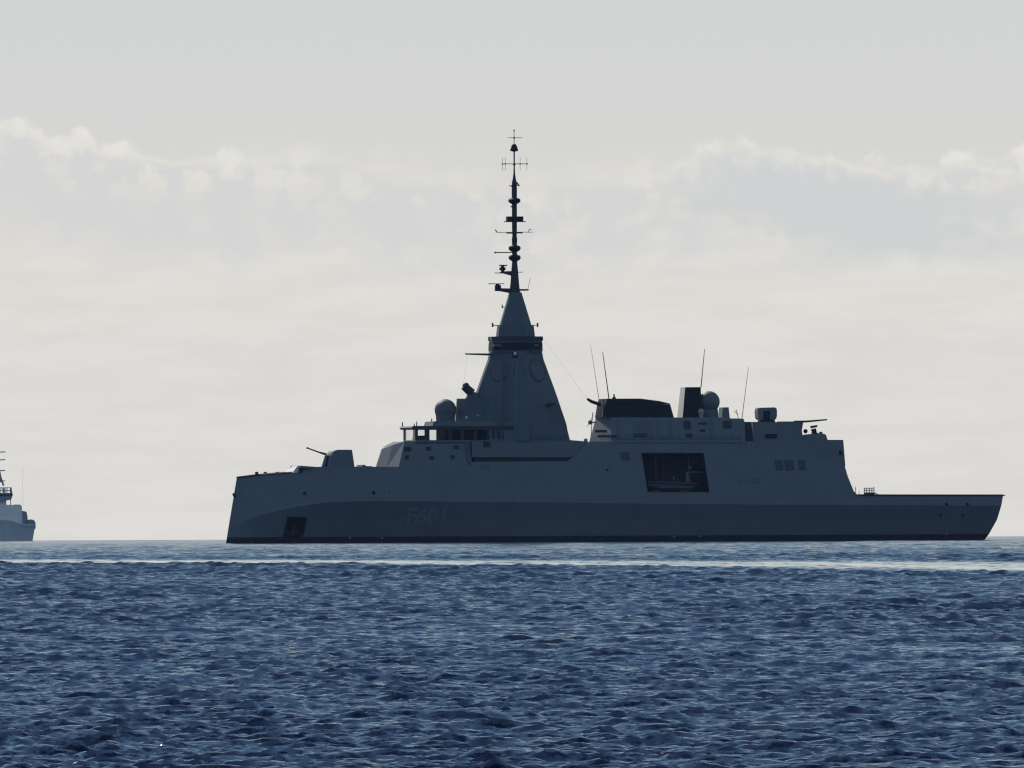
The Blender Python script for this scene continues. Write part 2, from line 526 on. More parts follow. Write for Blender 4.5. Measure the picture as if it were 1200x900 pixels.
# --- hull -----------------------------------------------------------
ST = [  # px, top py, knuckle py, half breadth at water / knuckle
    (266, 560.0, 617, 0.05, 0.12), (275, 559.0, 613, 0.35, 0.7), (285, 557.8, 609, 0.8, 1.6), (310, 555.8, 601.5, 1.8, 3.3),
    (340, 554.0, 595, 3.0, 5.0), (349.6, 553.4, 593.2, 3.4, 5.5), (350.2, 547.4, 593.2, 3.45, 5.55), (385, 547.0, 588.7, 4.8, 6.9),
    (440, 547.2, 587.2, 6.3, 8.1), (500, 547.2, 587.6, 7.3, 8.6), (551, 546.8, 588.2, 7.8, 8.8), (552, 541.5, 588.2, 7.8, 8.8),
    (610, 541.0, 588.7, 8.0, 8.85), (665, 540.6, 589.1, 8.1, 8.85), (691, 517.6, 589.5, 8.1, 8.85), (760, 517.2, 590.2, 8.1, 8.85),
    (832, 516.9, 590.8, 8.1, 8.85), (910, 530.5, 591.3, 8.0, 8.8), (989, 543.6, 591.7, 7.9, 8.7), (993, 558, 591.7, 7.9, 8.7),
    (1000, 575.5, 591.8, 7.9, 8.7), (1005, 580.4, 591.9, 7.85, 8.7), (1060, 580.6, 592.0, 7.7, 8.6), (1120, 580.6, 592.2, 7.4, 8.4),
    (1176, 580.6, 592.4, 6.9, 8.1)]
sp = np.array([s[0] for s in ST], float)
fine = sorted(set(list(sp) + list(np.linspace(266, 460, 40)) + list(np.linspace(470, 1176, 45))))
def smooth_interp(x, xs, ys):
    # monotone-ish cubic (Catmull-Rom tangents, limited)
    xs = np.array(xs, float); ys = np.array(ys, float)
    d = np.diff(ys) / np.diff(xs)
    mt_ = np.concatenate([[d[0]], np.where(d[:-1] * d[1:] > 0, 2 * d[:-1] * d[1:] / (d[:-1] + d[1:] + 1e-12), 0), [d[-1]]])
    i = int(np.clip(np.searchsorted(xs, x) - 1, 0, len(xs) - 2))
    w = xs[i + 1] - xs[i]; t = (x - xs[i]) / w
    return ((2*t**3 - 3*t**2 + 1) * ys[i] + (t**3 - 2*t**2 + t) * w * mt_[i] + (-2*t**3 + 3*t**2) * ys[i+1] + (t**3 - t**2) * w * mt_[i+1])
keep = [i for i in range(len(ST)) if ST[i][0] not in (350.2, 552)]
TUMBLE = 0.175
def stem_shift(s, z):       # reversed, raked stem
    if s > 420: return 0.0
    f = (420 - s) / 154.0
    return f * (np.interp(z, [-3, 0, 10.4], [-14.5, -1.2, 12.0]))
def stern_shift(s, z):      # transom raked forward towards the water
    if s < 1100: return 0.0
    f = (s - 1100) / 76.0
    return f * np.interp(z, [-3, 0, 1.2, 2.4, 3.6, 4.8, 6.0, 7.2], [-40, -22.5, -15.5, -10, -6.2, -3.4, -1.6, 0.0])
hull_sections = []
for s in fine:
    top = float(np.interp(s, sp, [q[1] for q in ST]))
    kn = smooth_interp(s, [ST[i][0] for i in keep], [ST[i][2] for i in keep])
    bw = smooth_interp(s, [ST[i][0] for i in keep], [ST[i][3] for i in keep])
    bk = smooth_interp(s, [ST[i][0] for i in keep], [ST[i][4] for i in keep])
    bw -= 0.16 * bk * min(1.0, max(0.0, (s - 300) / 120))
    zk, zt = Z(kn, s), Z(top, s)
    bt = max(bk - TUMBLE * (zt - zk), 0.55 * bk)
    zb = 1.0
    bb = bw + (bk - bw) * (zb / zk) ** 1.3
    zm = zb + (zk - zb) * 0.5
    bm_ = bw + (bk - bw) * (zm / zk) ** 1.25
    zq = zk + (zt - zk) * 0.5
    hull_sections.append([(0.12 * bw, -3.0), (bw * 0.93, -1.4), (bw, 0.0), (bb, zb), (bm_, zm), (bk, zk), ((bk + bt) / 2, zq), (bt, zt)])
def hull_point(s, sec, k, side):
    b, z = sec[k]
    return (X(s + stem_shift(s, z) + stern_shift(s, z), -b), side * b, z)
def strip(k0, k1, close_top, name, m_):
    mb = MB()
    n = k1 - k0 + 1
    ring = 2 * n
    v = []
    for s, sec in zip(fine, hull_sections):
        v += [hull_point(s, sec, k, -1) for k in range(k0, k1 + 1)]
        v += [hull_point(s, sec, k, 1) for k in range(k1, k0 - 1, -1)]
    f = []
    for i in range(len(fine) - 1):
        for j in range(ring):
            a, b = i * ring + j, i * ring + (j + 1) % ring
            f.append((a, b, b + ring, a + ring))
    f.append(tuple(range(ring)))
    f.append(tuple(range((len(fine) - 1) * ring, len(fine) * ring))[::-1])
    mb.add(v, f)
    return mb
def side_y(px, z):
    """half breadth of the hull side at a station and height"""
    i = int(np.argmin([abs(q - px) for q in fine]))
    sec = hull_sections[i]
    return float(np.interp(z, [p[1] for p in sec], [p[0] for p in sec]))

hull = part('hull', HULL, strip(0, 7, True, 'hull', HULL))
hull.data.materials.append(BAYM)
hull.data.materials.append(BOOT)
hull.data.materials.append(DECK)

def cut(target, quad, y1, slot):
    """opens a pocket in the port side: slices the plating along the four edges, takes the piece out, walls it in"""
    poly = [Vector((X(p, -side_y(p, Z(q, p))), 0, Z(q, p))) for p, q in quad]
    cen = sum(poly, Vector()) / len(poly)
    bm = bmesh.new(); bm.from_mesh(target.data)
    x0, x1 = min(p.x for p in poly) - 4, max(p.x for p in poly) + 4
    z0, z1 = min(p.z for p in poly) - 1, max(p.z for p in poly) + 1
    def side_faces():
        return [f for f in bm.faces if f.normal.y < -0.3 and x0 < f.calc_center_median().x < x1 and max(v.co.z for v in f.verts) > z0 and min(v.co.z for v in f.verts) < z1]
    planes = []
    for i in range(len(poly)):
        p, q = poly[i], poly[(i + 1) % len(poly)]
        n = (q - p).cross(Vector((0, 1, 0))).normalized()
        if n.dot(cen - p) > 0: n = -n
        planes.append((p, n))
        fs = side_faces()
        geom = list({e for f in fs for e in f.edges} | {v for f in fs for v in f.verts}) + fs
        bmesh.ops.bisect_plane(bm, geom=geom, plane_co=p, plane_no=n, dist=1e-4)
    gone = [f for f in side_faces() if all(n.dot(f.calc_center_median() - p) < -1e-4 for p, n in planes)]
    inside = set(gone)
    rim = [e for e in {e for f in gone for e in f.edges} if any(f not in inside for f in e.link_faces)]
    bmesh.ops.delete(bm, geom=gone, context='FACES')
    rim = [e for e in rim if e.is_valid]
    ret = bmesh.ops.extrude_edge_only(bm, edges=rim)
    nv = [g for g in ret['geom'] if isinstance(g, bmesh.types.BMVert)]
    ne = [g for g in ret['geom'] if isinstance(g, bmesh.types.BMEdge)]
    nf = [g for g in ret['geom'] if isinstance(g, bmesh.types.BMFace)]
    for v in nv: v.co.y = y1
    end = bmesh.ops.holes_fill(bm, edges=[e for e in ne if all(v in set(nv) for v in e.verts)], sides=0)['faces']
    for f in nf + end: f.material_index = slot
    bmesh.ops.recalc_face_normals(bm, faces=bm.faces)
    bm.to_mesh(target.data); bm.free()
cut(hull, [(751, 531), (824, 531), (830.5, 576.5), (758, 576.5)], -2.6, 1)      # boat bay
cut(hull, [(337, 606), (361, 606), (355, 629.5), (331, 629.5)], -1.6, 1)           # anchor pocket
# paint the faces: boot topping below 1 m, deck on top
bm = bmesh.new(); bm.from_mesh(hull.data)
names = [m_.name if m_ else '' for m_ in hull.data.materials]
iboot, ideck = names.index(BOOT.name), names.index(DECK.name)
for f in bm.faces:
    if f.material_index == 0 and hull.data.materials[0].name == HULL.name:
        if f.calc_center_median().z < 1.0 and max(v.co.z for v in f.verts) < 1.02:
            f.material_index = iboot
        elif f.normal.z > 0.8 and f.calc_center_median().z > 5:
            f.material_index = ideck
bm.to_mesh(hull.data); bm.free()

# thin bulwark lip along the foredeck and flight deck edge
def edge_rail(name, m_, p0, p1, y_in, dz, r, steps=24):
    for sgn in (-1, 1):
        mb = MB()
        pts = []
        for s in np.linspace(p0, p1, steps):
            i = int(np.argmin([abs(q - s) for q in fine]))
            sec = hull_sections[i]
            b, z = sec[7]
            pts.append((X(fine[i] + stem_shift(fine[i], z) + stern_shift(fine[i], z), -b), sgn * (b - y_in), z + dz))
        for a, b in zip(pts[:-1], pts[1:]):
            if a != b: mb.tube(a, b, r, n=6)
        part(name, m_, mb)
edge_rail('deck_edge', DARKP, 268, 349, 0.02, 0.03, 0.16)
edge_rail('deck_edge', DARKP, 1008, 1174, 0.02, 0.02, 0.16)
# stern safety net folded out level
mb = MB(); mb.box(X(1174, -8), X(1178.6, -8), -7.8, 7.8, Z(581, 1176), Z(579.8, 1176)); part('safety_net', DARKP, mb)

def on_side(mb, quad, proud=0.03, thick=0.03):
    """a thin plate lying on the port hull side"""
    out = [(X(p, -side_y(p, Z(q, p))), -side_y(p, Z(q, p)) - proud, Z(q, p)) for p, q in quad]
    inn = [(x, y + thick + 0.05, z) for x, y, z in out]
    n = len(out)
    f = [tuple(range(n)), tuple(range(n, 2 * n))[::-1]] + [(i, (i + 1) % n, n + (i + 1) % n, n + i) for i in range(n)]
    return mb.add(out + inn, f)
def rect(x0, y0, x1, y1, sk=0.0):
    return [(x0, y0), (x1, y0), (x1 + sk, y1), (x0 + sk, y1)]

# openings and fittings on the side
for px, py, r in ((357, 578, 1.9), (438, 577.5, 2.2), (1109, 591, 1.9), (1133.5, 590.8, 1.9), (1102, 604, 1.6), (1128, 604, 1.6), (711, 551, 1.4),
                  (456, 576.5, 0.9), (500, 541.6, 0.0)):
    if r:
        mb = MB(); on_side(mb, [(px + r * math.cos(t), py + r * math.sin(t)) for t in np.linspace(0, 2 * math.pi, 13)[:-1]], 0.04)
        part('fairlead', BLACK, mb)
for i, (a, b) in enumerate(((907.5, 916), (918.5, 928.5), (934.5, 942))):
    mb = MB(); on_side(mb, rect(a, 538.8, b, 551, 1.6), 0.05)
    vent = part('air_intake', DARKP, mb)
    ml = MB()
    for k in range(5):
        on_side(ml, rect(a + 0.6 + 0.26 * k, 539.6 + 2.3 * k, b - 0.6 + 0.26 * k, 540.7 + 2.3 * k), 0.10, 0.02)
    ml.build('louvre', UPPER, vent)
mb = MB(); on_side(mb, rect(726.5, 529.5, 736.5, 539.5, 0.8), 0.05); vent = part('air_intake', DARKP, mb)
ml = MB()
for k in range(4):
    on_side(ml, rect(727.3, 530.4 + 2.3 * k, 736.2, 531.5 + 2.3 * k), 0.10, 0.02)
ml.build('louvre', UPPER, vent)
mb = MB(); on_side(mb, rect(563, 543.5, 574, 551), 0.04); part('hull_hatch', UPPER, mb)
for px in (864, 878):
    mb = MB(); on_side(mb, rect(px, 561, px + 12, 567), 0.02); part('hull_hatch', UPPER, mb)
for px, py in ((410, 630.0), (447.5, 630.0), (789, 628.5), (819, 628.3), (1109, 625.5)):
    mb = MB()
    on_side(mb, [(px - 1.5, py + 1.2), (px, py - 1.5), (px + 1.5, py + 1.2), (px + 0.6, py + 1.2), (px, py), (px - 0.6, py + 1.2)], 0.04)
    part('draught_mark', PALE, mb)
# coamings round the boat bay
for q in (rect(749.6, 529.6, 825.6, 531.0, 0.0), rect(757, 576.6, 832, 577.8)):
    mb = MB(); on_side(mb, q, 0.07); part('bay_frame', UPPER, mb)
# anchor in its pocket
mb = MB()
ya = -side_y(345, 2.2)
xa = X(345, ya)
mb.tube((xa + 0.25, ya + 0.9, 3.0), (xa - 0.2, ya + 0.9, 1.2), 0.16)
mb.tube((xa - 1.0, ya + 0.9, 1.9), (xa - 0.2, ya + 0.9, 1.2), 0.12, 0.2)
mb.tube((xa + 0.7, ya + 0.9, 1.8), (xa - 0.2, ya + 0.9, 1.2), 0.12, 0.2)
mb.tube((xa - 0.2, ya + 0.9, 1.2), (xa - 0.2, ya + 3.0, 1.2), 0.1)
part('anchor', DARKP, mb)
# pennant number on the bow, laid on the flared plating
def letters(txt, px0, py0, px1, py1, m_):
    cu = bpy.data.curves.new('pennant_number', 'FONT')
    cu.body = txt
    cu.shear = 0.22
    cu.offset = 0.018
    cu.size = 1.0
    to = bpy.data.objects.new('pennant_number', cu)
    COL.objects.link(to)
    dg = bpy.context.evaluated_depsgraph_get()
    me = bpy.data.meshes.new_from_object(to.evaluated_get(dg))
    bpy.data.objects.remove(to)
    xs = [v.co.x for v in me.vertices]; ys = [v.co.y for v in me.vertices]
    a, b, c, d = min(xs), max(xs), min(ys), max(ys)
    bm = bmesh.new(); bm.from_mesh(me)
    for v in bm.verts:
        px = px0 + (v.co.x - a) / (b - a) * (px1 - px0)
        py = py1 + (v.co.y - c) / (d - c) * (py0 - py1)
        z = Z(py, px)
        yb = side_y(px, z)
        v.co = (X(px, -yb), -yb - 0.035, z)
    bm.to_mesh(me); bm.free()
    me.name = 'pennant_number'
    me.materials.clear(); me.materials.append(m_)
    o = bpy.data.objects.new('pennant_number', me)
    COL.objects.link(o)
    o.parent = frigate
letters('F601', 475.6, 595, 523.5, 613.5, NUMP)

# --- foredeck -------------------------------------------------------
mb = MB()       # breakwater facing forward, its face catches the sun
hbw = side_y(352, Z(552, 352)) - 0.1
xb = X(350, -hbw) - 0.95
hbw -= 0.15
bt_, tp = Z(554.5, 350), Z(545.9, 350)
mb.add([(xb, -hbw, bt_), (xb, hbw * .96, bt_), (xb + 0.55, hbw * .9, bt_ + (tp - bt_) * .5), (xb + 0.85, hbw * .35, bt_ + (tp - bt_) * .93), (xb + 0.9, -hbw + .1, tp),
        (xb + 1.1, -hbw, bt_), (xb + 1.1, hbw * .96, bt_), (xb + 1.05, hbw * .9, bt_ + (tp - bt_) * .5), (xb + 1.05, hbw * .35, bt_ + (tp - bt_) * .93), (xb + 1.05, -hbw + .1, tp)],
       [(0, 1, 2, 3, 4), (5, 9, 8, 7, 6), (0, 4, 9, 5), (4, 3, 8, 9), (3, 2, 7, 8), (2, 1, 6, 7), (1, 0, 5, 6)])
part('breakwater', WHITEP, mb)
mb = MB(); slab(mb, [(351, 548.5), (352, 545.8), (376, 547.6), (378, 549)], 5.2, 5.0, near=True); part('breakwater_wing', UPPER, mb)
gun = part('naval_gun', UPPER, block([(548.5, [(376.2, .25), (387, 1.7), (415.6, 1.75)]), (534, [(380.8, .3), (388.5, 1.45), (413.6, 1.5)]), (529, [(385.6, .3), (391, 1.25), (412.8, 1.3)]), (527.1, [(394, .25), (396, 1.1), (412.4, 1.15)])]))
mb = MB(); mb.lathe(X(397), 0, [(2.1, Z(551)), (2.1, Z(547.2))], 28); mb.build('gun_base', DARKP, gun)
mb = MB()
mb.tube((X(386), 0, Z(533.6, 386)), (X(375), 0, Z(530.5, 375)), 0.20, 0.15, 12)
mb.tube((X(375), 0, Z(530.5, 375)), (X(360), 0, Z(525.0, 360)), 0.12, 0.10, 12)
mb.tube((X(361.2), 0, Z(525.4, 361)), (X(359.4), 0, Z(524.8, 359)), 0.15, 0.15, 12)
mb.build('barrel', DARKP, gun)
def on_turret(px, py):
    a, c = Vector((X(376.2), -.3, Z(548.5, 380))), Vector((X(387, -1.7), -1.7, Z(548.5, 380)))
    d, e = Vector((X(380.8), -.3, Z(534, 380))), Vector((X(388.5, -1.45), -1.45, Z(534, 380)))
    return (a.lerp(c, px)).lerp(d.lerp(e, px), py)
nr_ = (on_turret(1, 0) - on_turret(0, 0)).cross(on_turret(0, 1) - on_turret(0, 0)).normalized()
if nr_.y > 0: nr_ = -nr_
q = [on_turret(.35, .1), on_turret(.62, .1), on_turret(.62, .98), on_turret(.35, .98)]
mb = MB(); mb.add([p + nr_ * .05 for p in q] + [p - nr_ * .1 for p in q], [(0, 1, 2, 3), (7, 6, 5, 4), (0, 4, 5, 1), (1, 5, 6, 2), (2, 6, 7, 3), (3, 7, 4, 0)])
mb.build('gun_slot', BLACK, gun)
mb = MB(); slab(mb, [(417, 548), (418, 545), (423.5, 544.7), (424, 546.2), (436, 546.4), (436.5, 548)], 3.0, 2.9); part('missile_hatch', UPPER, mb)
for px in (300, 312, 324):
    mb = MB(); mb.lathe(X(px), 0.9 * (1 if px == 312 else -1), [(0.25, Z(557, px)), (0.25, Z(553.6, px)), (0.34, Z(553.2, px)), (0.3, Z(553, px))], 10); part('bollard', DARKP, mb)
mb = MB(); mb.tube((X(275.5), 0, Z(580, 275)), (X(273.5), 0, Z(581, 274)), 0.4, 0.4, 10); part('stem_fairlead', DARKP, mb)

# --- forward superstructure and bridge ------------------------------
mb = block([(548.5, [(440, .4), (453, 3.8), (467, 7.3), (551, 7.35)]), (526, [(447.3, .4, 526.2), (459.5, 3.2, 521.8), (474, 5.7, 517.4), (551, 5.9, 517.2)])])
house = part('forward_deckhouse', HULL, mb)
# wedge where the deckhouse widens into the full-breadth block; its face looks forward
mb = MB()
xw0, xw1 = X(543.5, -6.2), X(552.5, -7.6)
mb.add([(xw0, -5.9, Z(517.4)), (xw1, -5.9, Z(517.4)), (xw1 - 0.5, -6.9, Z(519.5)), (xw1, -7.65, Z(542)), (xw0 + 0.4, -7.25, Z(542)), (xw1, -6.9, Z(542))],
       [(0, 2, 4), (2, 3, 4), (0, 1, 2), (1, 5, 3, 2), (0, 4, 5, 1), (4, 3, 5)])
mb.build('corner_plate', UPPER, house)
for px, py, w in ((478, 526.5, 3.5), (502, 526, 2.5), (534, 524.5, 3.5), (477, 536, 2), (506, 537, 2.5), (530, 536, 2.2)):
    z = Z(py, px)
    yb = -(7.35 + (5.9 - 7.35) * (z - Z(548.5)) / (Z(517.2) - Z(548.5)))
    mb = MB(); mb.box(X(px - w, yb), X(px + w, yb), yb - 0.12, yb + 0.3, z - 0.32, z + 0.32); mb.build('vent', DARKP, house)
# full-breadth block under the mast over a recessed strip, its shadow painted dark grey
part('amidships_block', UPPER, slab(MB(), [(552.5, 536), (553, 517.4), (691, 517.4), (691, 536)], 7.5, 6.7, near=True))
part('gallery_shadow_strip', DARKP, slab(MB(), [(555, 542), (555, 535.5), (668, 535.5), (668, 542)], 6.9, 6.9, near=True))
part('gallery_rail', UPPER, slab(MB(), [(600, 517.6), (605, 515.6), (668, 515.8), (690, 517.6)], 6.6, 6.55, near=True))

HB = 6.2
roof = MB(); slab(roof, [(467.5, 501.2), (470, 499.4), (604, 499.4), (607, 501.2), (606, 503.6), (469.5, 503.6)], HB + 0.25, HB + 0.15)
bridge_roof = part('bridge_roof', DARKP, roof)
sill = MB(); slab(sill, [(472.5, 518.6), (472.2, 516), (605, 516), (606, 518.6)], HB, HB)
part('bridge_sill', UPPER, sill)
zs0, zs1 = Z(516.3, 540), Z(503.3, 540)
xf_ = X(472, HB)                                   # front of the wheelhouse
near_w = [(490, 498), (503.5, 511.5), (516, 526), (530, 540), (544, 555), (559.5, 570.5)]
edges = [487.3] + [c for w in near_w for c in w] + [574]
for sgn in (-1, 1):
    for i in range(0, len(edges), 2):
        a, b = edges[i], edges[i + 1]
        mb = MB(); mb.box(X(a, -HB) if i else xf_ + 0.05, X(b, -HB), sgn * (HB - 0.18) - 0.1, sgn * (HB - 0.18) + 0.1, zs0, zs1); part('window_post', DARKP, mb)
    for a, b in near_w:
        x0_, x1_, yy = X(a, -HB) - 0.03, X(b, -HB) + 0.03, sgn * (HB - 0.2)
        mb = MB(); mb.add([(x0_, yy, zs0), (x1_, yy, zs0), (x1_, yy, zs1), (x0_, yy, zs1)], [(0, 1, 2, 3) if sgn < 0 else (3, 2, 1, 0)])
        part('bridge_window', GLASS, mb)
ny = [-6.0, 6.0]
for y in ny:
    mb = MB(); mb.box(xf_ + 0.02, xf_ + 0.22, y - 0.11, y + 0.11, zs0, zs1); part('window_post', DARKP, mb)
for a, b in zip(ny[:-1], ny[1:]):
    mb = MB(); mb.add([(xf_ + .12, a + .08, zs0), (xf_ + .12, a + .08, zs1), (xf_ + .12, b - .08, zs1), (xf_ + .12, b - .08, zs0)], [(0, 1, 2, 3)]); part('bridge_window', GLASS, mb)
# inside the wheelhouse
xc = X(513, 4.6)
mb = MB(); mb.box(xc, X(600, -4.6), -4.6, 4.6, zs0, zs1); part('dark_core', BLACK, mb)  # added opaque black core that keeps the after windows dark
for y in (-3.0, 0.3, 3.4):
    xx = xf_ + 1.5
    mb = MB(); mb.lathe(xx + 0.4, y, [(0.9, zs0 + 0.01), (0.85, zs0 + 0.45), (0.5, zs0 + 0.72), (0.2, zs0 + 0.8)], 12); part('bridge_console', DARKP, mb)
# bridge wing screens aft of the windows
mb = MB(); mb.box(X(573.5, -HB), X(606, -HB), -HB + 0.02, -HB + 0.3, zs0, zs1); wing = part('wing_screen', UPPER, mb)
for a, b, c, d in ((576, 580, 505, 514), (582, 586.5, 505, 514), (589, 594, 506, 514), (597, 603, 507, 513)):
    mb = MB(); mb.box(X(a, -HB), X(b, -HB), -HB - 0.05, -HB + 0.1, Z(d, 590), Z(c, 590)); mb.build('screen_opening', DARKP, wing)
mb = MB(); mb.box(X(573, -HB - .2), X(566, -HB - .2) - 0.02, -HB - 0.9, -HB + 0.1, Z(524, 570), Z(517.5, 570)); part('wing_box', DARKP, mb)
for px, py0, py1 in ((469.3, 500, 494.6), (486, 500, 494), (503.5, 494.5, 490.5), (483, 499.5, 496.5)):
    mb = MB(); mb.tube((X(px), -2, Z(py0, px)), (X(px), -2, Z(py1, px)), 0.10, 0.07); part('roof_antenna', DARKP, mb)
part('bridge_top', UPPER, slab(MB(), [(496, 499.8), (498, 494.3), (501, 493.8), (600, 493.8), (604, 499.8)], 4.6, 4.4))
mb = MB()
mb.lathe(X(522, -1.5), -1.5, [(1.45, Z(500, 522)), (1.5, Z(490, 522)), (1.6, Z(484, 522))], 26)
mb.ball(X(522, -1.5), -1.5, Z(480.6, 522), 1.72)
part('satellite_dome', DOME, mb, smooth=True)
part('mast_house', MASTP, block([(494.4, [(533.5, .3), (545, 3.0), (576, 3.0)]), (467.2, [(535.4, .3), (546, 2.7), (576, 2.7)])]))
mb = MB(); slab(mb, [(544.5, 467.6), (547.5, 463), (556, 459.5), (561, 461), (562, 467.6)], 0.6, 0.5, yc=-1)
fd = part('fire_director', MASTP, mb)
mb = MB()
mb.tube((X(543.6, -1), -1.0, Z(452.4, 545)), (X(553, -1), -1.0, Z(461, 553)), 0.62, 0.72, 14)
mb.ball(X(546, -1), -1.0, Z(452.5, 546), 0.55)
mb.build('director_head', DARKP, fd, smooth=True)
for px, py in ((547, 489.8), (560, 487.5), (572, 497.5)):
    mb = MB(); mb.ball(X(px, -4.2), -4.2, Z(py, px), 0.22, n=10); part('deck_lamp', PALE, mb)
part('mast_skirt', MASTP, slab(MB(), [(575, 517.6), (575, 494), (604, 494), (655, 497), (664, 504), (668, 517.6)], 6.7, 6.0))

# --- pyramid mast ---------------------------------------------------
MX = X(604.3)
lv = [(517.5, 62.5, 6.9), (497, 58.8, 6.6), (480, 53.0, 6.2), (465, 48.0, 5.7), (450, 42.6, 5.2), (421, 31.9, 4.15), (411.5, 30.2, 3.95)]
def oct_ring(rx, ry, z, w):
    c = [(rx, -w), (rx, w), (w, ry), (-w, ry), (-rx, w), (-rx, -w), (-w, -ry), (w, -ry)]
    return [(MX + a, b, z) for a, b in c]
def pyramid(levels, wide):
    v, f = [], []
    for k, (py, rpx, ry) in enumerate(levels):
        v += oct_ring(rpx * M, ry, Z(py, 604), wide)
    for k in range(len(levels) - 1):
        for i in range(8):
            j = (i + 1) % 8
            f.append((8 * k + i, 8 * k + j, 8 * k + 8 + j, 8 * k + 8 + i))
    f += [tuple(range(8))[::-1], tuple(range(8 * len(levels) - 8, 8 * len(levels)))]
    return MB().add(v, f)
mast = part('mast', MASTP, pyramid(lv, 1.0))
# flat array faces on the four slanting sides
def face_frame(sx_, sy_, py):
    def pt(rx, ry, z):
        return Vector((MX + sx_ * (rx + 1.0) / 2, sy_ * (ry + 1.0) / 2, z))
    hi, lo = [(q, r_, b) for q, r_, b in lv if q <= py][0], [(q, r_, b) for q, r_, b in lv if q > py][-1]
    t = (py - hi[0]) / (lo[0] - hi[0])
    rx = (hi[1] + (lo[1] - hi[1]) * t) * M; ry = hi[2] + (lo[2] - hi[2]) * t
    c = pt(rx, ry, Z(py, 604))
    up = (pt(hi[1] * M, hi[2], Z(hi[0], 604)) - pt(lo[1] * M, lo[2], Z(lo[0], 604))).normalized()
    along = Vector((sx_ * (rx - 1.0), -sy_ * (ry - 1.0), 0)).normalized()
    nrm = along.cross(up).normalized()
    if nrm.dot(Vector((sx_, sy_, 0))) < 0: nrm = -nrm
    return c, along, up, nrm
for sx_ in (-1, 1):
    for sy_ in (-1, 1):
        c, al, up, nr_ = face_frame(sx_, sy_, 434)
        mb = MB(); mb.tube(c - nr_ * 0.2, c + nr_ * 0.16, 1.72, 1.66, 28)
        a = mb.build('radar_array', MASTP, mast)
        mb = MB()
        n = 28
        v, f = [], []
        for i in range(n):
            t = 2 * math.pi * i / n
            d_ = al * math.cos(t) + up * math.sin(t)
            for r_, h_ in ((1.70, 0.02), (1.86, 0.02), (1.86, 0.1), (1.70, 0.22)):
                v.append(c + d_ * r_ + nr_ * h_)
        for i in range(n):
            j = (i + 1) % n
            for k in range(4):
                f.append((4 * i + k, 4 * i + (k + 1) % 4, 4 * j + (k + 1) % 4, 4 * j + k))
        mb.add(v, f); mb.build('array_rim', MASTP, a)
# pipes running down the near face
for px, top, bot in ((590.5, 424, 497), (605, 420, 497)):
    mb = MB()
    def fy(py):
        return -float(np.interp(py, [q for q, _, _ in lv[::-1]], [b for _, _, b in lv[::-1]])) - 0.05
    if px < 600:
        pts = [(X(px - 2, fy(q) * 0.86), fy(q) * 0.86 + 0.2, Z(q, px)) for q in (top, 450, 480, bot)]
    else:
        pts = [(X(px, fy(q)), fy(q), Z(q, px)) for q in (top, 450, 480, bot)]
    for a, b in zip(pts[:-1], pts[1:]): mb.tube(a, b, 0.13, n=6)
    mb.build('cable_trunk', HULL if px > 600 else MASTP, mast)
mb = MB(); mb.ball(X(603.8, -4.4), -4.25, Z(414.7, 604), 0.3, n=12); mb.build('mast_lamp', WHITEP, mast)
mb = MB(); mb.box(X(601, -4.4), X(606.7, -4.4), -4.35, -3.4, Z(419, 604), Z(412.6, 604)); mb.build('lamp_box', BLACK, mast)
for px in (651, 646):
    mb = MB(); mb.box(X(px - 4, -3.4), X(px, -3.4), -3.9, -2.4, Z(474.5, px), Z(472.6, px)); mb.build('mast_step', DARKP, mast)
# louvred collar with overhanging ledge
mb = pyramid([(412, 29.8, 3.9), (399, 29.2, 3.8)], 1.9); collar = part('sensor_collar', MASTP, mb)
mb = pyramid([(399.3, 30.4, 4.0), (394.4, 30.2, 3.95)], 2.0); mb.build('collar_ledge', DARKP, collar)
mb = pyramid([(410.5, 30.1, 3.95), (401.5, 29.7, 3.88)], 1.85); mb.build('louvre_band', BLACK, collar)
for a, b in ((579, 588), (619, 632)):
    mb = MB(); mb.box(X(a, -3.5), X(b, -3.5), -3.3, -2.2, Z(406, 604), Z(403, 604)); mb.build('collar_sensor', UPPER, collar)
mb = pyramid([(394.6, 21.8, 2.9), (381, 20.2, 2.7)], 1.2); part('mast_step_block', MASTP, mb)
mb = pyramid([(381.2, 18.2, 2.45), (342.5, 6.5, 0.87)], 0.75)
v = mb.v
cone = part('mast_cone', MASTP, mb)
mb = MB(); mb.tube((MX - 3.9, -2.9, Z(415.6, 560)), (X(545.3, -2.9), -2.9, Z(415.0, 545)), 0.16, 0.11); part('yard', DARKP, mb)
mb = MB(); mb.tube((MX - 3.9, 2.9, Z(415.6, 560)), (X(549.3, 2.9), 2.9, Z(415.0, 545)), 0.12, 0.08)
part('yard', DARKP, mb)
for px in (577.6, 630.3):
    mb = MB(); mb.tube((X(px), 0, Z(383.2)), (X(px), 0, Z(378.4)), 0.14, 0.14); mb.tube((X(px), 0, Z(381)), (X(587 if px < 600 else 621), 0, Z(381.3)), 0.06)
    part('horn_antenna', DARKP, mb)
mb = MB(); mb.tube((X(589), 0, Z(361)), (X(589), 0, Z(357)), 0.1); mb.tube((X(589), 0, Z(360)), (X(594), 0, Z(361)), 0.05); part('horn_antenna', DARKP, mb)

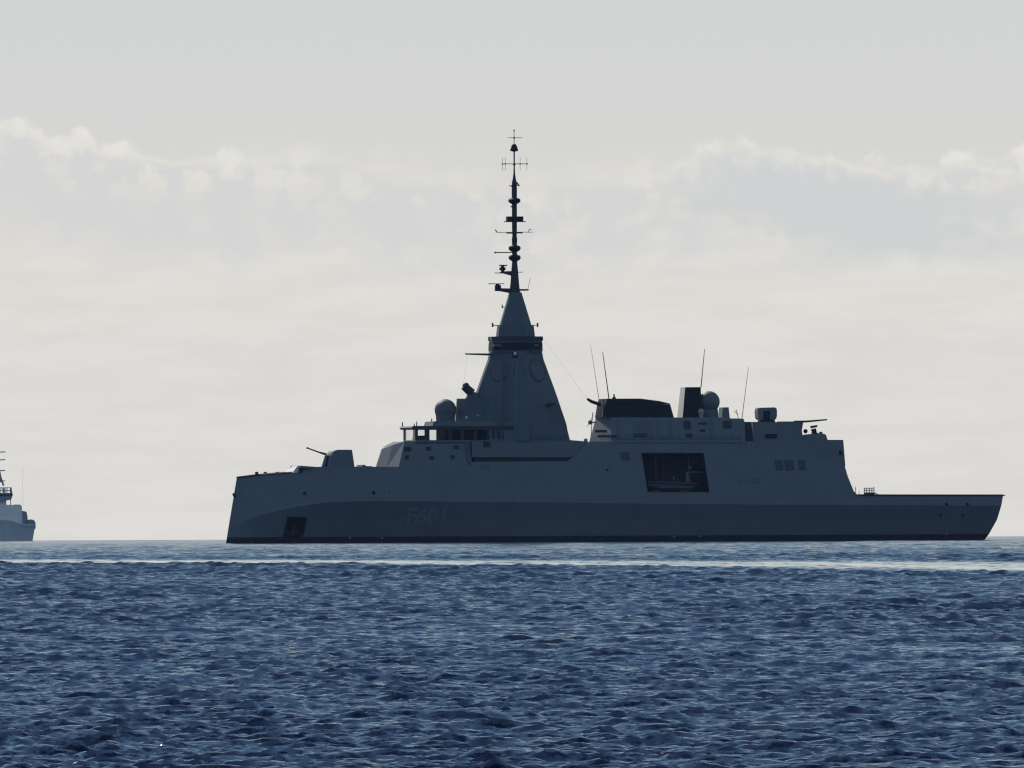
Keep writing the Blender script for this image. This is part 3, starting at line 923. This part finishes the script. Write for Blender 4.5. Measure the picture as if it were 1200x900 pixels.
# --- pole mast ------------------------------------------------------
def zp(py): return Z(py, 604)
prof = [(0.86, zp(343)), (0.70, zp(333)), (0.55, zp(318)), (0.42, zp(308)), (0.40, zp(300)), (0.37, zp(290)), (0.42, zp(282)), (0.44, zp(280)), (0.35, zp(277)),
        (0.39, zp(268)), (0.40, zp(240)), (0.42, zp(219)), (0.39, zp(214)), (0.24, zp(209)), (0.14, zp(203)), (0.11, zp(196)), (0.11, zp(176))]
MP = X(603.7)
mb = MB(); mb.lathe(MP, 0, prof, 16); pole = part('pole_mast', DARKP, mb, smooth=True)
def disc(py0, py1, rpx, name='antenna_ring'):
    r_ = rpx * M
    h0, h1 = zp(py1), zp(py0)
    mb = MB(); mb.lathe(MP, 0, [(0.3, h0 - 0.25), (r_ * 0.8, h0), (r_, h0 + (h1 - h0) * .35), (r_, h0 + (h1 - h0) * .7), (r_ * .82, h1), (0.3, h1 + 0.12)], 20)
    mb.build(name, BLACK, pole, smooth=True)
disc(232.6, 237.6, 7.2); disc(288.2, 293.6, 7.2); disc(299.3, 304.6, 7.2)
disc(216.2, 218.6, 3.6, 'collar_ring')
mb = MB()
for s_ in (-1, 1):
    mb.box(MP + (s_ * 2.6 if s_ > 0 else -9.3) * M, MP + (9.7 if s_ > 0 else -2.6) * M, -0.75, 0.75, zp(259.6), zp(253.6))
mb.box(MP - 12.6 * M, MP + 13.4 * M, -0.08, 0.08, zp(260.2), zp(259.2))
mb.build('antenna_box', BLACK, pole)
for a, b, r_ in (((-6.2, 217.2), (0, 219.5), .07), ((6, 218), (2, 213), .12), ((-4.5, 241.8), (0, 242.5), .1)):
    mb = MB(); mb.tube((MP + a[0] * M, 0, zp(a[1])), (MP + b[0] * M, 0, zp(b[1])), r_); mb.build('bracket', DARKP, pole)
prof = [(0.06, zp(178)), (0.60, zp(176.6)), (0.66, zp(175.6)), (0.52, zp(173.5)), (0.44, zp(171)), (0.3, zp(169.2)), (0.08, zp(168.6))]
mb = MB(); mb.lathe(MP, 0, prof, 18); mb.build('antenna_dome', BLACK, pole, smooth=True)
mb = MB()
mb.tube((MP, 0, zp(170)), (MP, 0, zp(152.3)), 0.065, 0.045)
mb.tube((MP - 7.8 * M, 0, zp(161.4)), (MP + 9.6 * M, 0, zp(161.3)), 0.045)
mb.ball(MP, 0, zp(161.4), 0.16, n=8); mb.ball(MP, 0, zp(152.6), 0.13, n=8)
mb.build('top_antenna', DARKP, pole)
mb = MB()
mb.tube((MP - 14.5 * M, 0, zp(191.9)), (MP + 16.6 * M, 0, zp(191.9)), 0.055)
mb.ball(MP, 0, zp(192.4), 0.22, n=8)
for d_, u_ in ((-13.9, 7), (-10.6, 8), (7, 8.6), (15, 7)):
    mb.tube((MP + d_ * M, 0, zp(192 + 7.5)), (MP + d_ * M, 0, zp(192 - u_)), 0.028)
    mb.ball(MP + d_ * M, 0, zp(192), 0.13, n=8)
mb.build('yard', DARKP, pole)
mb = MB()
mb.tube((MP - 9.5 * M, 0, zp(272.8)), (MP + 9.5 * M, 0, zp(272.5)), 0.13)
mb.tube((MP - 21 * M, 0, zp(272.2)), (MP + 21.5 * M, 0, zp(272)), 0.045)
mb.tube((MP - 20.5 * M, 0, zp(272)), (MP - 23 * M, 0, zp(269)), 0.08); mb.tube((MP + 16 * M, 0, zp(271.5)), (MP + 18.5 * M, 0, zp(268.5)), 0.05); mb.tube((MP + 17 * M, 0, zp(268.8)), (MP + 21 * M, 0, zp(268.6)), 0.04)
mb.build('yard', DARKP, pole)
mb = MB(); mb.tube((MP, 0, zp(295.6)), (MP - 23.5 * M, 0, zp(295.8)), 0.08); mb.ball(MP - 23 * M, 0, zp(295.8), 0.16, n=8); mb.build('yard', DARKP, pole)
# upper radar platform
mb = MB()
mb.extrude([(MP - 2, zp(318)), (MP - 0.3, zp(317.5)), (MP - 0.3, zp(323.4)), (MP - 1.9, zp(320.2)), (MP - 2.45, zp(319.3))], -0.35, 0.35)
mb.tube((MP - 23.5 * M, 0, zp(319.6)), (MP - 15 * M, 0, zp(320)), 0.06); mb.tube((MP + 4 * M, 0, zp(319)), (MP + 10 * M, 0, zp(318.8)), 0.05)
pl = mb.build('radar_platform', DARKP, pole)
mb = MB(); mb.box(MP - 17.7 * M, MP - 11.2 * M, -0.4, 0.4, zp(316.6), zp(313.2)); mb.tube((MP - 14.2 * M, 0, zp(319.5)), (MP - 14.2 * M, 0, zp(310.8)), 0.27)
mb.box(MP - 18.2 * M, MP - 8.8 * M, -0.12, 0.12, zp(311.6), zp(310.2)); mb.build('radar_scanner', BLACK, pl)
# lower radar platform
mb = MB()
mb.extrude([(MP - 2.35, zp(337.6)), (MP - 0.5, zp(338)), (MP - 0.6, zp(343.6)), (MP - 2.4, zp(341)), (MP - 2.9, zp(340.6))], -0.4, 0.4)
mb.tube((MP + 0.6, 0, zp(339.7)), (MP + 16.4 * M, 0, zp(339.6)), 0.15, 0.13)
mb.tube((MP + 15.4 * M, 0, zp(339.5)), (MP + 18.6 * M, 0, zp(326)), 0.03)
pl = mb.build('radar_platform', DARKP, pole)
mb = MB(); mb.box(MP - 23.3 * M, MP - 16.7 * M, -0.42, 0.42, zp(341), zp(334)); mb.tube((MP - 20.3 * M, 0, zp(334.2)), (MP - 20.3 * M, 0, zp(332.4)), 0.3)
mb.box(MP - 31.5 * M, MP - 12.5 * M, -0.12, 0.12, zp(332.9), zp(332.0)); mb.build('radar_scanner', BLACK, pl)

# --- aft superstructure ---------------------------------------------
aft = part('aft_deckhouse', HULL, block([(518.5, [(690.5, .4), (716, 7.35), (873, 7.35)]), (489.2, [(698.5, .4), (716, 5.4), (855, 5.4)])]))
part('aft_house_step', HULL, slab(MB(), [(853, 518.5), (854, 490.2), (871, 490.4), (872.5, 494.5), (873, 518.5)], 7.2, 5.35, near=True))
def on_aft(mb, quad, proud):
    out = []
    for p, q in quad:
        z = Z(q, p)
        yb = -(7.35 + (5.4 - 7.35) * (z - Z(518.5, 691)) / (Z(489, 700) - Z(518.5, 691))) - proud
        out.append((X(p, yb), yb, z))
    inn = [(x, y + 0.1 + proud, z) for x, y, z in out]
    n = len(out)
    return mb.add(out + inn, [tuple(range(n)), tuple(range(n, 2 * n))[::-1]] + [(i, (i + 1) % n, n + (i + 1) % n, n + i) for i in range(n)])
for q, m_, nm, pr in ((rect(741, 494, 756, 506), UPPER, 'side_door', 0.05), (rect(742, 508, 760, 512.5), DARKP, 'side_vent', 0.04), (rect(758, 492, 764, 512), UPPER, 'frame_rib', 0.12),
                  (rect(770, 492, 773, 513), UPPER, 'frame_rib', 0.12), (rect(784, 492, 787, 513), UPPER, 'frame_rib', 0.12), (rect(801, 493, 809, 503), DARKP, 'side_door', 0.05),
                  (rect(803, 508, 811, 513), DARKP, 'side_vent', 0.04), (rect(818, 495, 828, 497.5), DARKP, 'side_vent', 0.05), (rect(820, 503, 826, 506), DARKP, 'side_vent', 0.05), (rect(847, 493, 857, 502), DARKP, 'side_vent', 0.05),
                  (rect(832, 492, 835, 514), UPPER, 'frame_rib', 0.12), (rect(697, 504, 711, 507), DARKP, 'side_vent', 0.04), (rect(700, 510, 722, 513), DARKP, 'side_vent', 0.04), (rect(722, 492, 726, 513), UPPER, 'frame_rib', 0.12)):
    mb = MB(); on_aft(mb, q, pr); mb.build(nm, m_, aft)
for y0_, pxa, pxb in ((-7.25, 704, 868), (-6.7, 607, 664)):
    mb = MB()
    zr = Z(517.0, (pxa + pxb) / 2)
    for px in np.arange(pxa, pxb + 1, 10.25):
        mb.tube((X(px, y0_), y0_, Z(517.4, px)), (X(px, y0_), y0_, Z(509.4, px)), 0.035, n=5)
    for q in (509.6, 512.2, 514.8):
        mb.tube((X(pxa, y0_), y0_, Z(q, pxa)), (X(pxb, y0_), y0_, Z(q, pxb)), 0.028, n=5)
    part('guard_rail', UPPER, mb)
funnel = part('funnel', BLACK, block([(489.3, [(697.5, .4), (710, 5.2), (789.5, 5.2)]), (474, [(700.2, .4), (710, 4.4), (785.3, 4.4)]), (467.5, [(702, .4, 467.6), (711, 3.9, 467.2), (750, 3.9, 467.0), (772, 3.9, 470), (784.8, 3.9, 472.8)][:1] + [(711, 3.9, 467.2), (784.8, 3.9, 472.8)])]))
slabtop = slab(MB(), [(712, 468.6), (712, 467.2), (750, 467.0), (772, 469.8), (784, 472.5), (784, 474)], 3.85, 3.8, near=True)
slabtop.build('funnel_cap', BLACK, funnel)
mb = MB(); mb.tube((X(704, -3.4), -3.4, Z(474.4, 704)), (X(693, -3.4), -3.4, Z(470.6, 693)), 0.28, 0.26, 12); mb.tube((X(693, -3.4), -3.4, Z(470.6, 693)), (X(688, -3.4), -3.4, Z(467.4, 688)), 0.26, 0.2, 12); mb.build('exhaust_pipe', BLACK, funnel)
mb = MB(); mb.box(X(706, -3.9), X(708, -3.9), -3.95, -3.6, Z(488, 707), Z(469, 707)); mb.build('funnel_strip', UPPER, funnel)
mb = MB(); mb.tube((X(719.5, -3), -3, Z(468, 719)), (X(719.5, -3), -3, Z(461.6, 719)), 0.16, 0.1); mb.ball(X(719.5, -3), -3, Z(466.6, 719), 0.28, n=10); mb.build('funnel_lamp', DARKP, funnel)
mb = MB(); mb.ball(X(691.5, -4), -4, Z(495, 691), 0.36, n=12); mb.tube((X(691.5, -4), -4, Z(495, 691)), (X(698, -4), -4, Z(495, 698)), 0.1); part('deck_lamp', DARKP, mb)
mb = MB(); mb.lathe(X(686, -3), -3, [(0.3, Z(518, 686)), (0.3, Z(514.5, 686)), (0.12, Z(513.6, 686))], 10); part('bollard', PALE, mb)
mb = MB(); mb.tube((X(691.5, -5.6), -5.6, Z(518, 691)), (X(694.5, -5.6), -5.6, Z(483, 694)), 0.06); mb.tube((X(688, -5.6), -5.6, Z(500, 688)), (X(695, -5.6), -5.6, Z(487, 694)), 0.05); part('ladder_rail', PALE, mb)
def whip(px0, py0, px1, py1, y, r0, r1):
    mb = MB(); mb.tube((X(px0, y), y, Z(py0, px0)), (X(px1, y), y, Z(py1, px1)), r0, r1, 6); part('whip_antenna', DARKP, mb)
whip(713.5, 467.5, 706.3, 412, -3.6, 0.085, 0.05)
whip(702.0, 467.6, 692.5, 404, 3.4, 0.045, 0.022)
whip(821.5, 454, 826.0, 409, -3.4, 0.08, 0.045)
whip(870.0, 490.5, 878.0, 429, 2.6, 0.055, 0.03)
# forward rigging from the mast
for a, b in (((637, 396), (688, 468)), ((548, 416), (541, 466))):
    mb = MB(); mb.tube((X(a[0], -2), -2, Z(a[1], a[0])), (X(b[0], -3), -3, Z(b[1], b[0])), 0.009, n=5); part('rigging_wire', DARKP, mb)
# slab-sided sensor tower; a pale plate paints sunlight onto its forward face
tw = part('sensor_tower', BLACK, slab(MB(), [(799.8, 489.8), (803.2, 453.6), (821.3, 453.4), (823, 489.8)], 2.3, 2.0, near=True))
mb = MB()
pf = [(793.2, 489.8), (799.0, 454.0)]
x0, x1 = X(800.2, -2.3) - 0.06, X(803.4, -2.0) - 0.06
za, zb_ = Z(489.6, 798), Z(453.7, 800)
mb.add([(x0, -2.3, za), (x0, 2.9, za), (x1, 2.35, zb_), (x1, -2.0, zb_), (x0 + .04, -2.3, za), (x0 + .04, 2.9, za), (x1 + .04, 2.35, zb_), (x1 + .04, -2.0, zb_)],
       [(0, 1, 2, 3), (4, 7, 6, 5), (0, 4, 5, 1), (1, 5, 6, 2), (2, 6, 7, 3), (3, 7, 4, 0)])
mb.build('sunlit_plate', mat('tower_sunlit_paint', (0.62, 0.59, 0.55)), tw)
mb = MB()
mb.lathe(X(830.5, -0.8), -0.8, [(1.5, Z(490, 830)), (1.5, Z(484, 830)), (1.45, Z(479, 830))], 26); mb.ball(X(831.2, -0.8), -0.8, Z(470.6, 830), 1.68)
part('satellite_dome', DOME, mb, smooth=True)
mb = MB(); mb.ball(X(821.6, -3.4), -3.4, Z(482.6, 821), 0.52, n=14); mb.lathe(X(821.6, -3.4), -3.4, [(0.3, Z(489.6, 821)), (0.4, Z(484, 821))], 12); part('small_dome', PALE, mb, smooth=True)
part('locker', UPPER, slab(MB(), [(841.5, 489.8), (844, 477.2), (853.4, 477.0), (855.4, 489.8)], 2.2, 2.0))
mb = MB(); mb.tube((X(865.5, -2), -2, Z(490.4, 865)), (X(863, -2), -2, Z(480, 863)), 0.05); mb.tube((X(860.5, -2), -2, Z(481, 860)), (X(865, -2), -2, Z(486, 865)), 0.05); part('davit', PALE, mb)
# dark slab painting in the shade of the gap between aft house and hangar
part('gap_shade_slab', DARKP, slab(MB(), [(872, 518.5), (872.5, 494.3), (883, 494.3), (883, 518.5)], 6.6, 5.0, near=True))
hang = part('hangar', HULL, slab(MB(), [(827, 545), (830, 517.2), (882.5, 517.2), (882, 494.4), (936.8, 494.8), (940, 515.2), (988, 515.4), (990.4, 546)], 7.4, 6.9, near=True))
mb = MB(); mb.box(X(897, -7.3), X(910, -7.3), -7.35, -6.5, Z(513, 904), Z(508.5, 904)); mb.build('hangar_vent', BLACK, hang)
mb = MB(); mb.box(X(983, -7.4), X(987, -7.4), -7.3, -6.5, Z(533, 985), Z(528, 985)); mb.build('hangar_lamp', BLACK, hang)
la = part('missile_launcher', UPPER, slab(MB(), [(885.2, 490), (884.6, 480), (886, 477.6), (909.5, 477.0), (911, 479), (911, 488.5), (909, 492), (887.4, 492)], 1.6, 1.6), bevel=0.12)
mb = MB(); slab(mb, [(888, 494.8), (889, 491.8), (908, 491.8), (909, 494.8)], 1.3, 1.2); mb.build('launcher_base', DARKP, la)
mb = MB(); mb.box(X(895, -1.6), X(902.5, -1.6), -1.68, -1.3, Z(492.4, 898), Z(481.5, 898)); mb.build('launcher_yoke', BLACK, la)
mb = MB(); mb.box(X(911.5, -3), X(943.5, -3), -3.2, -2.6, Z(495, 930), Z(493.6, 930)); part('hangar_rail', UPPER, mb)
mb = MB()
mb.extrude([(X(930.5, -4), Z(492.8, 931)), (X(945, -4), Z(492.6, 945)), (X(969.4, -4), Z(490.8, 969)), (X(969.2, -4), Z(492.4, 969)), (X(945, -4), Z(495.0, 945)), (X(932, -4), Z(495, 931))], -4.35, -3.75)
cr = part('deck_crane', DARKP, mb)
mb = MB(); slab(mb, [(934, 515.6), (932, 494.6), (941.5, 494.6), (939.5, 504), (941, 515.6)], 0.55, 0.5, yc=-4); mb.build('crane_post', UPPER, cr)
mb = MB(); slab(mb, [(934.5, 515.8), (936, 509.8), (945, 508.6), (963, 507.6), (968, 509), (970.4, 515.8)], 2.2, 2.0); rg = part('remote_gun', HULL, mb)
mb = MB(); slab(mb, [(951, 509), (952, 505.5), (950.5, 503), (956.5, 501.5), (957.5, 506.5), (962, 508.5)], 0.4, 0.35); mb.tube((X(950.5), 0, Z(500.3, 950)), (X(958.5), 0, Z(498.8, 958)), 0.2, 0.16); mb.ball(X(944.5), 0, Z(505, 944), 0.35, n=10)
mb.box(X(961), X(964), -0.4, 0.4, Z(508.5, 962), Z(505.8, 962)); mb.build('gun_mount', BLACK, rg)
# flight deck: low stand with a railing
mb = MB(); mb.box(X(1013.2, -6), X(1024.3, -6), -6.6, -5.2, Z(580.6, 1018), Z(577.0, 1018)); stand = part('deck_stand', DARKP, mb)
mb = MB()
for px in (1012.6, 1015.5, 1018.5, 1021.5, 1024):
    mb.tube((X(px, -6.4), -6.4, Z(580, px)), (X(px, -6.4), -6.4, Z(570.5 if px > 1023 else 571.5, px)), 0.07)
for py in (572, 574.6):
    mb.tube((X(1012.6, -6.4), -6.4, Z(py, 1018)), (X(1024, -6.4), -6.4, Z(py, 1018)), 0.055)
mb.build('railing', mat('rail_paint', (0.22, 0.19, 0.18)), stand)
mb = MB()
mb.tube((X(1002.4, -6), -6, Z(579.6, 1002)), (X(1002.4, -6), -6, Z(570.5, 1002)), 0.05); mb.tube((X(1006.5, -6), -6, Z(580, 1002)), (X(1006.5, -6), -6, Z(575, 1002)), 0.04)
part('stanchion', PALE, mb)
mb = MB(); mb.tube((X(1024, -6.4), -6.4, Z(577, 1024)), (X(1030, -6.4), -6.4, Z(580.4, 1030)), 0.07); part('stanchion', DARKP, mb)

# inside the boat bay
zf = Z(576.5, 790)
mb = MB()
for px in (762, 776, 806, 822):
    mb.box(X(px, -3) - 0.12, X(px, -3) + 0.12, -3.3, -2.9, zf, Z(532, px))
mb.tube((X(752, -4.2), -4.2, Z(534.5, 760)), (X(826, -4.2), -4.2, Z(534.5, 820)), 0.2)
part('bay_framing', DARKP, mb)
for px, q in ((768, 562), (806, 560)):
    mb = MB(); mb.tube((X(px, -5.5), -5.5, Z(534, px)), (X(px, -5.5), -5.5, Z(q, px)), 0.05); part('davit_fall', UPPER, mb)
mb = MB(); mb.box(X(803, -5), X(830, -5), -5.2, -4.9, Z(554, 815), Z(552.5, 815)); part('davit_arm', UPPER, mb)

mb = MB(); mb.ball(X(808, -4), -4, Z(548, 808), 0.22, n=10); part('bay_lamp', PALE, mb)
for px in (766, 800):
    mb = MB(); mb.extrude([(X(px, -5) - 0.9, zf), (X(px, -5) + 0.9, zf), (X(px, -5) + 0.5, zf + 0.35), (X(px, -5) - 0.5, zf + 0.35)], -6.3, -3.9); part('boat_cradle', DARKP, mb)

# ------------------------------------------------------------------ the boat lying in the bay
def ship_world(x, y, z):
    return (x * CA - y * SA, DIST + x * SA + y * CA, SEA_AT + z)
bx, by = X(788, -5.4), -5.4
rib = root('rigid_inflatable_boat', 'small grey rigid inflatable boat stowed in the dark side bay of the frigate', 'boat', ship_world(bx, by, zf + 0.3), YAW)
L0, L1 = -4.0, 3.3
def rib_ring(sx_):
    t = (sx_ - L0) / (L1 - L0)
    w = 1.0 * min(1, 0.15 + 2.6 * t) ** 0.6
    kz = 0.0 + 0.75 * max(0, 0.28 - t) / 0.28
    return [(sx_, -w, 0.75 + 0.25 * (1 - t)), (sx_, -w * 0.75, kz * 0.6 + 0.32), (sx_, 0, kz * 0.8), (sx_, w * 0.75, kz * 0.6 + 0.32), (sx_, w, 0.75 + 0.25 * (1 - t))]
mb = MB()
v, f = [], []
xs_ = np.linspace(L0, L1, 13)
for s in xs_: v += rib_ring(s)
for i in range(len(xs_) - 1):
    for j in range(4):
        f.append((5 * i + j, 5 * i + j + 1, 5 * i + j + 6, 5 * i + j + 5))
    f.append((5 * i + 4, 5 * i, 5 * i + 5, 5 * i + 9))
f += [tuple(range(5)), tuple(range(len(v) - 5, len(v)))[::-1]]
mb.add(v, f); mb.build('boat_hull', mat('boat_hull_paint', (0.17, 0.18, 0.185)), rib)
mb = MB()
for sgn in (-1, 1):
    pts = []
    for s in np.linspace(L0, L1 + 0.3, 15):
        t = (s - L0) / (L1 - L0)
        w = 1.02 * min(1, 0.12 + 2.6 * t) ** 0.6
        pts.append((s, sgn * w, 0.92 + 0.32 * (1 - t)))
    for a, b in zip(pts[:-1], pts[1:]): mb.tube(a, b, 0.25, n=10)
mb.build('inflatable_tube', RUBBER, rib)
mb = MB(); mb.box(0.2, 1.0, -0.4, 0.4, 0.8, 1.75); mb.build('steering_console', DARKP, rib, bevel=0.05)
mb = MB(); mb.box(0.05, 0.14, -0.45, 0.45, 1.55, 2.1); mb.build('windscreen', PALE, rib)
mb = MB(); mb.box(L1 - 0.05, L1 + 0.5, -0.3, 0.3, 0.5, 1.75); mb.build('outboard_motor', BLACK, rib, bevel=0.08)
mb = MB()
for sgn in (-1, 1):
    mb.tube((2.2, sgn * 0.8, 0.95), (2.2, sgn * 0.7, 2.7), 0.05); mb.tube((2.7, sgn * 0.8, 0.95), (2.25, sgn * 0.7, 2.7), 0.04)
mb.tube((2.2, -0.7, 2.7), (2.2, 0.7, 2.7), 0.05)
mb.build('roll_bar', PALE, rib)

# ------------------------------------------------------------------ patrol ship beyond, bow out of sight to the left
PD = 4800.0
PM = PD * PX
PSEA = -PD * PD / (2 * EARTH)
patrol = root('patrol_ship', 'pale grey patrol ship cut off by the left edge, hazy and far away', 'patrol ship', ((-24 - 600) * PM, PD, PSEA), YAW)
PH = 634.9      # photo line of its waterline
def PXx(px, y=0.0): return ((px + 24) * PM + y * SA) / CA
def PZ(py): return (PH - py) * PM
def pslab(prof, hb0, hb1=None, yc=0.0):
    hb1 = hb0 if hb1 is None else hb1
    zs = [PZ(q) for p, q in prof]
    z0, z1 = min(zs), max(zs)
    mb = MB()
    hbs = [hb0 + (hb1 - hb0) * (z - z0) / max(z1 - z0, 1e-6) for z in zs]
    return mb.extrude([(PXx(p, yc - h_), z) for (p, q), z, h_ in zip(prof, zs, hbs)], [yc - h_ for h_ in hbs], [yc + h_ for h_ in hbs])
mb = MB()
secs = []
for px, top, bw, bt in ((41.0, 616, 3.6, 4.2), (34, 616, 3.9, 4.5), (20, 615, 4.1, 4.7), (8, 612, 4.2, 4.7), (-10, 608.5, 4.2, 4.7), (-40, 607, 4.2, 4.8), (-80, 606, 3.9, 4.8), (-120, 603, 2.8, 4.3), (-145, 600, 1.4, 3.0), (-160, 598, 0.1, 0.5)):
    x = PXx(px, -bt)
    o = -0.8 if px == 41.0 else 0
    secs.append([(x + o, -bw * 0.4, -1.5), (x + o * 0.8, -bw, 0), (x, -bt, PZ(top)), (x, bt, PZ(top)), (x + o * 0.8, bw, 0), (x + o, bw * 0.4, -1.5)])
v = [p for s in secs for p in s]
f = [(6 * i + j, 6 * i + (j + 1) % 6, 6 * i + 6 + (j + 1) % 6, 6 * i + 6 + j) for i in range(len(secs) - 1) for j in range(6)]
f += [tuple(range(6)), tuple(range(len(v) - 6, len(v)))[::-1]]
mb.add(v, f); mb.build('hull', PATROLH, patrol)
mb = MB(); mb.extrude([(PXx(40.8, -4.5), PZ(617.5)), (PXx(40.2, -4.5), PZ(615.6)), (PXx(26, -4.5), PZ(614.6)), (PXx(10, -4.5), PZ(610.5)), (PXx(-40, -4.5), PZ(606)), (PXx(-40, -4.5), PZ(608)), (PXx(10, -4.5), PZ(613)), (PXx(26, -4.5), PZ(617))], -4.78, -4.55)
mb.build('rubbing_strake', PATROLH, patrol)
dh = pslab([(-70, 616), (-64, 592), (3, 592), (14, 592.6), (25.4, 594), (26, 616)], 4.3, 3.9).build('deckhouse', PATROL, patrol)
pslab([(17, 594.4), (17.4, 592), (23.6, 592.2), (24.4, 594.6)], 2.2).build('liferaft_rack', PATROLD, dh)
pslab([(-40, 592.4), (-36, 583), (7, 583), (7.2, 592.4)], 3.6, 3.4).build('bridge_base', PATROLH, dh)
br = pslab([(-26, 590), (-28, 584.5), (-27, 578.5), (12.6, 578.5), (13, 584), (12.4, 586.5), (7, 587.5)], 3.9, 3.9).build('bridge', PATROLD, patrol)
mb = MB()
for px in range(-24, 13, 4):
    mb.box(PXx(px, -3.9), PXx(px + 2.6, -3.9), -3.95, -3.7, PZ(582.5), PZ(579.6))
mb.build('bridge_window', BLACK, br)
mb = MB()
for px in (-20, -12, -4, 0, 4, 8, 12.6):
    mb.tube((PXx(px, -3.8), -3.8, PZ(579)), (PXx(px, -3.8), -3.8, PZ(572.2)), 0.12 if px < 12 else 0.22)
for py in (572.4, 575.6):
    mb.tube((PXx(-20, -3.8), -3.8, PZ(py)), (PXx(13, -3.8), -3.8, PZ(py)), 0.10)
mb.build('bridge_railing', PATROLD, patrol)
pslab([(12, 579), (12.2, 572.6), (13.4, 574), (14.4, 579), (13.6, 585), (12.2, 586)], 0.7, yc=-3).build('searchlight', PATROLD, patrol)
mb = MB(); mb.tube((PXx(12.2, -3.5), -3.5, PZ(586)), (PXx(12.2, -3.5), -3.5, PZ(592.6)), 0.12); mb.build('bridge_stay', PATROLH, patrol)
pslab([(2.5, 579), (2, 573), (6, 573), (6.2, 579)], 1.0, yc=1).build('locker', PATROL, patrol)
mb = MB()
mb.tube((PXx(-4), 0, PZ(579)), (PXx(-3), 0, PZ(528)), 0.7, 0.22, 10)
mb.tube((PXx(3.6), 0, PZ(570)), (PXx(-2.5), 0, PZ(552)), 0.24, 0.2, 8)
mb.tube((PXx(0.8), 0, PZ(566)), (PXx(-2.5), 0, PZ(548)), 0.34, 0.3, 8)
pm = mb.build('lattice_mast', PATROLD, patrol)
for py, a, b in ((530.2, -12, 6.0), (539.4, -12, 5.6), (552, -11, 5.4), (564.2, -8, 5.2)):
    mb = MB(); mb.tube((PXx(a), 0, PZ(py + 1)), (PXx(b), 0, PZ(py)), 0.14); mb.build('yard', PATROLD, pm)
mb = MB(); mb.tube((PXx(26), 0, PZ(594)), (PXx(26), 0, PZ(548)), 0.03, 0.02, 6); mb.build('whip_antenna', PATROL, patrol)
pslab([(25.4, 616.4), (25.4, 601), (27, 599.6), (30.6, 600.6), (31.8, 606), (32, 616.4)], 3.2, 3.0).build('deck_crane', PATROLD, patrol)
pslab([(32.6, 617), (33, 610.6), (36, 609.4), (39.6, 610.6), (41.2, 613.5), (41.4, 620), (38, 623), (34, 620)], 4.0).build('stern_gear', PATROLD, patrol)

# ------------------------------------------------------------------ haze in the air
hz = MB(); hz.box(-9600, 9600, -9600, 9600, -9.0, 80.0)
hm = bpy.data.materials.new('sea_haze')
hm.use_nodes = True
ht = hm.node_tree
for nd in list(ht.nodes):
    if nd.type == 'BSDF_PRINCIPLED': ht.nodes.remove(nd)
vol = ht.nodes.new('ShaderNodeVolumePrincipled')
vol.inputs['Color'].default_value = (0.35, 0.55, 1.0, 1)
vol.inputs['Density'].default_value = 0.7e-5
vol.inputs['Anisotropy'].default_value = 0.3
ht.links.new(vol.outputs[0], ht.nodes['Material Output'].inputs['Volume'])
ho = hz.build('haze', hm)
ho['kind'] = 'stuff'
SC.cycles.volume_bounces = 0
SC.cycles.max_bounces = 8
SC.cycles.use_denoising = True
SC.cycles.filter_width = 1.25
SC.cycles.sample_clamp_indirect = 8.0
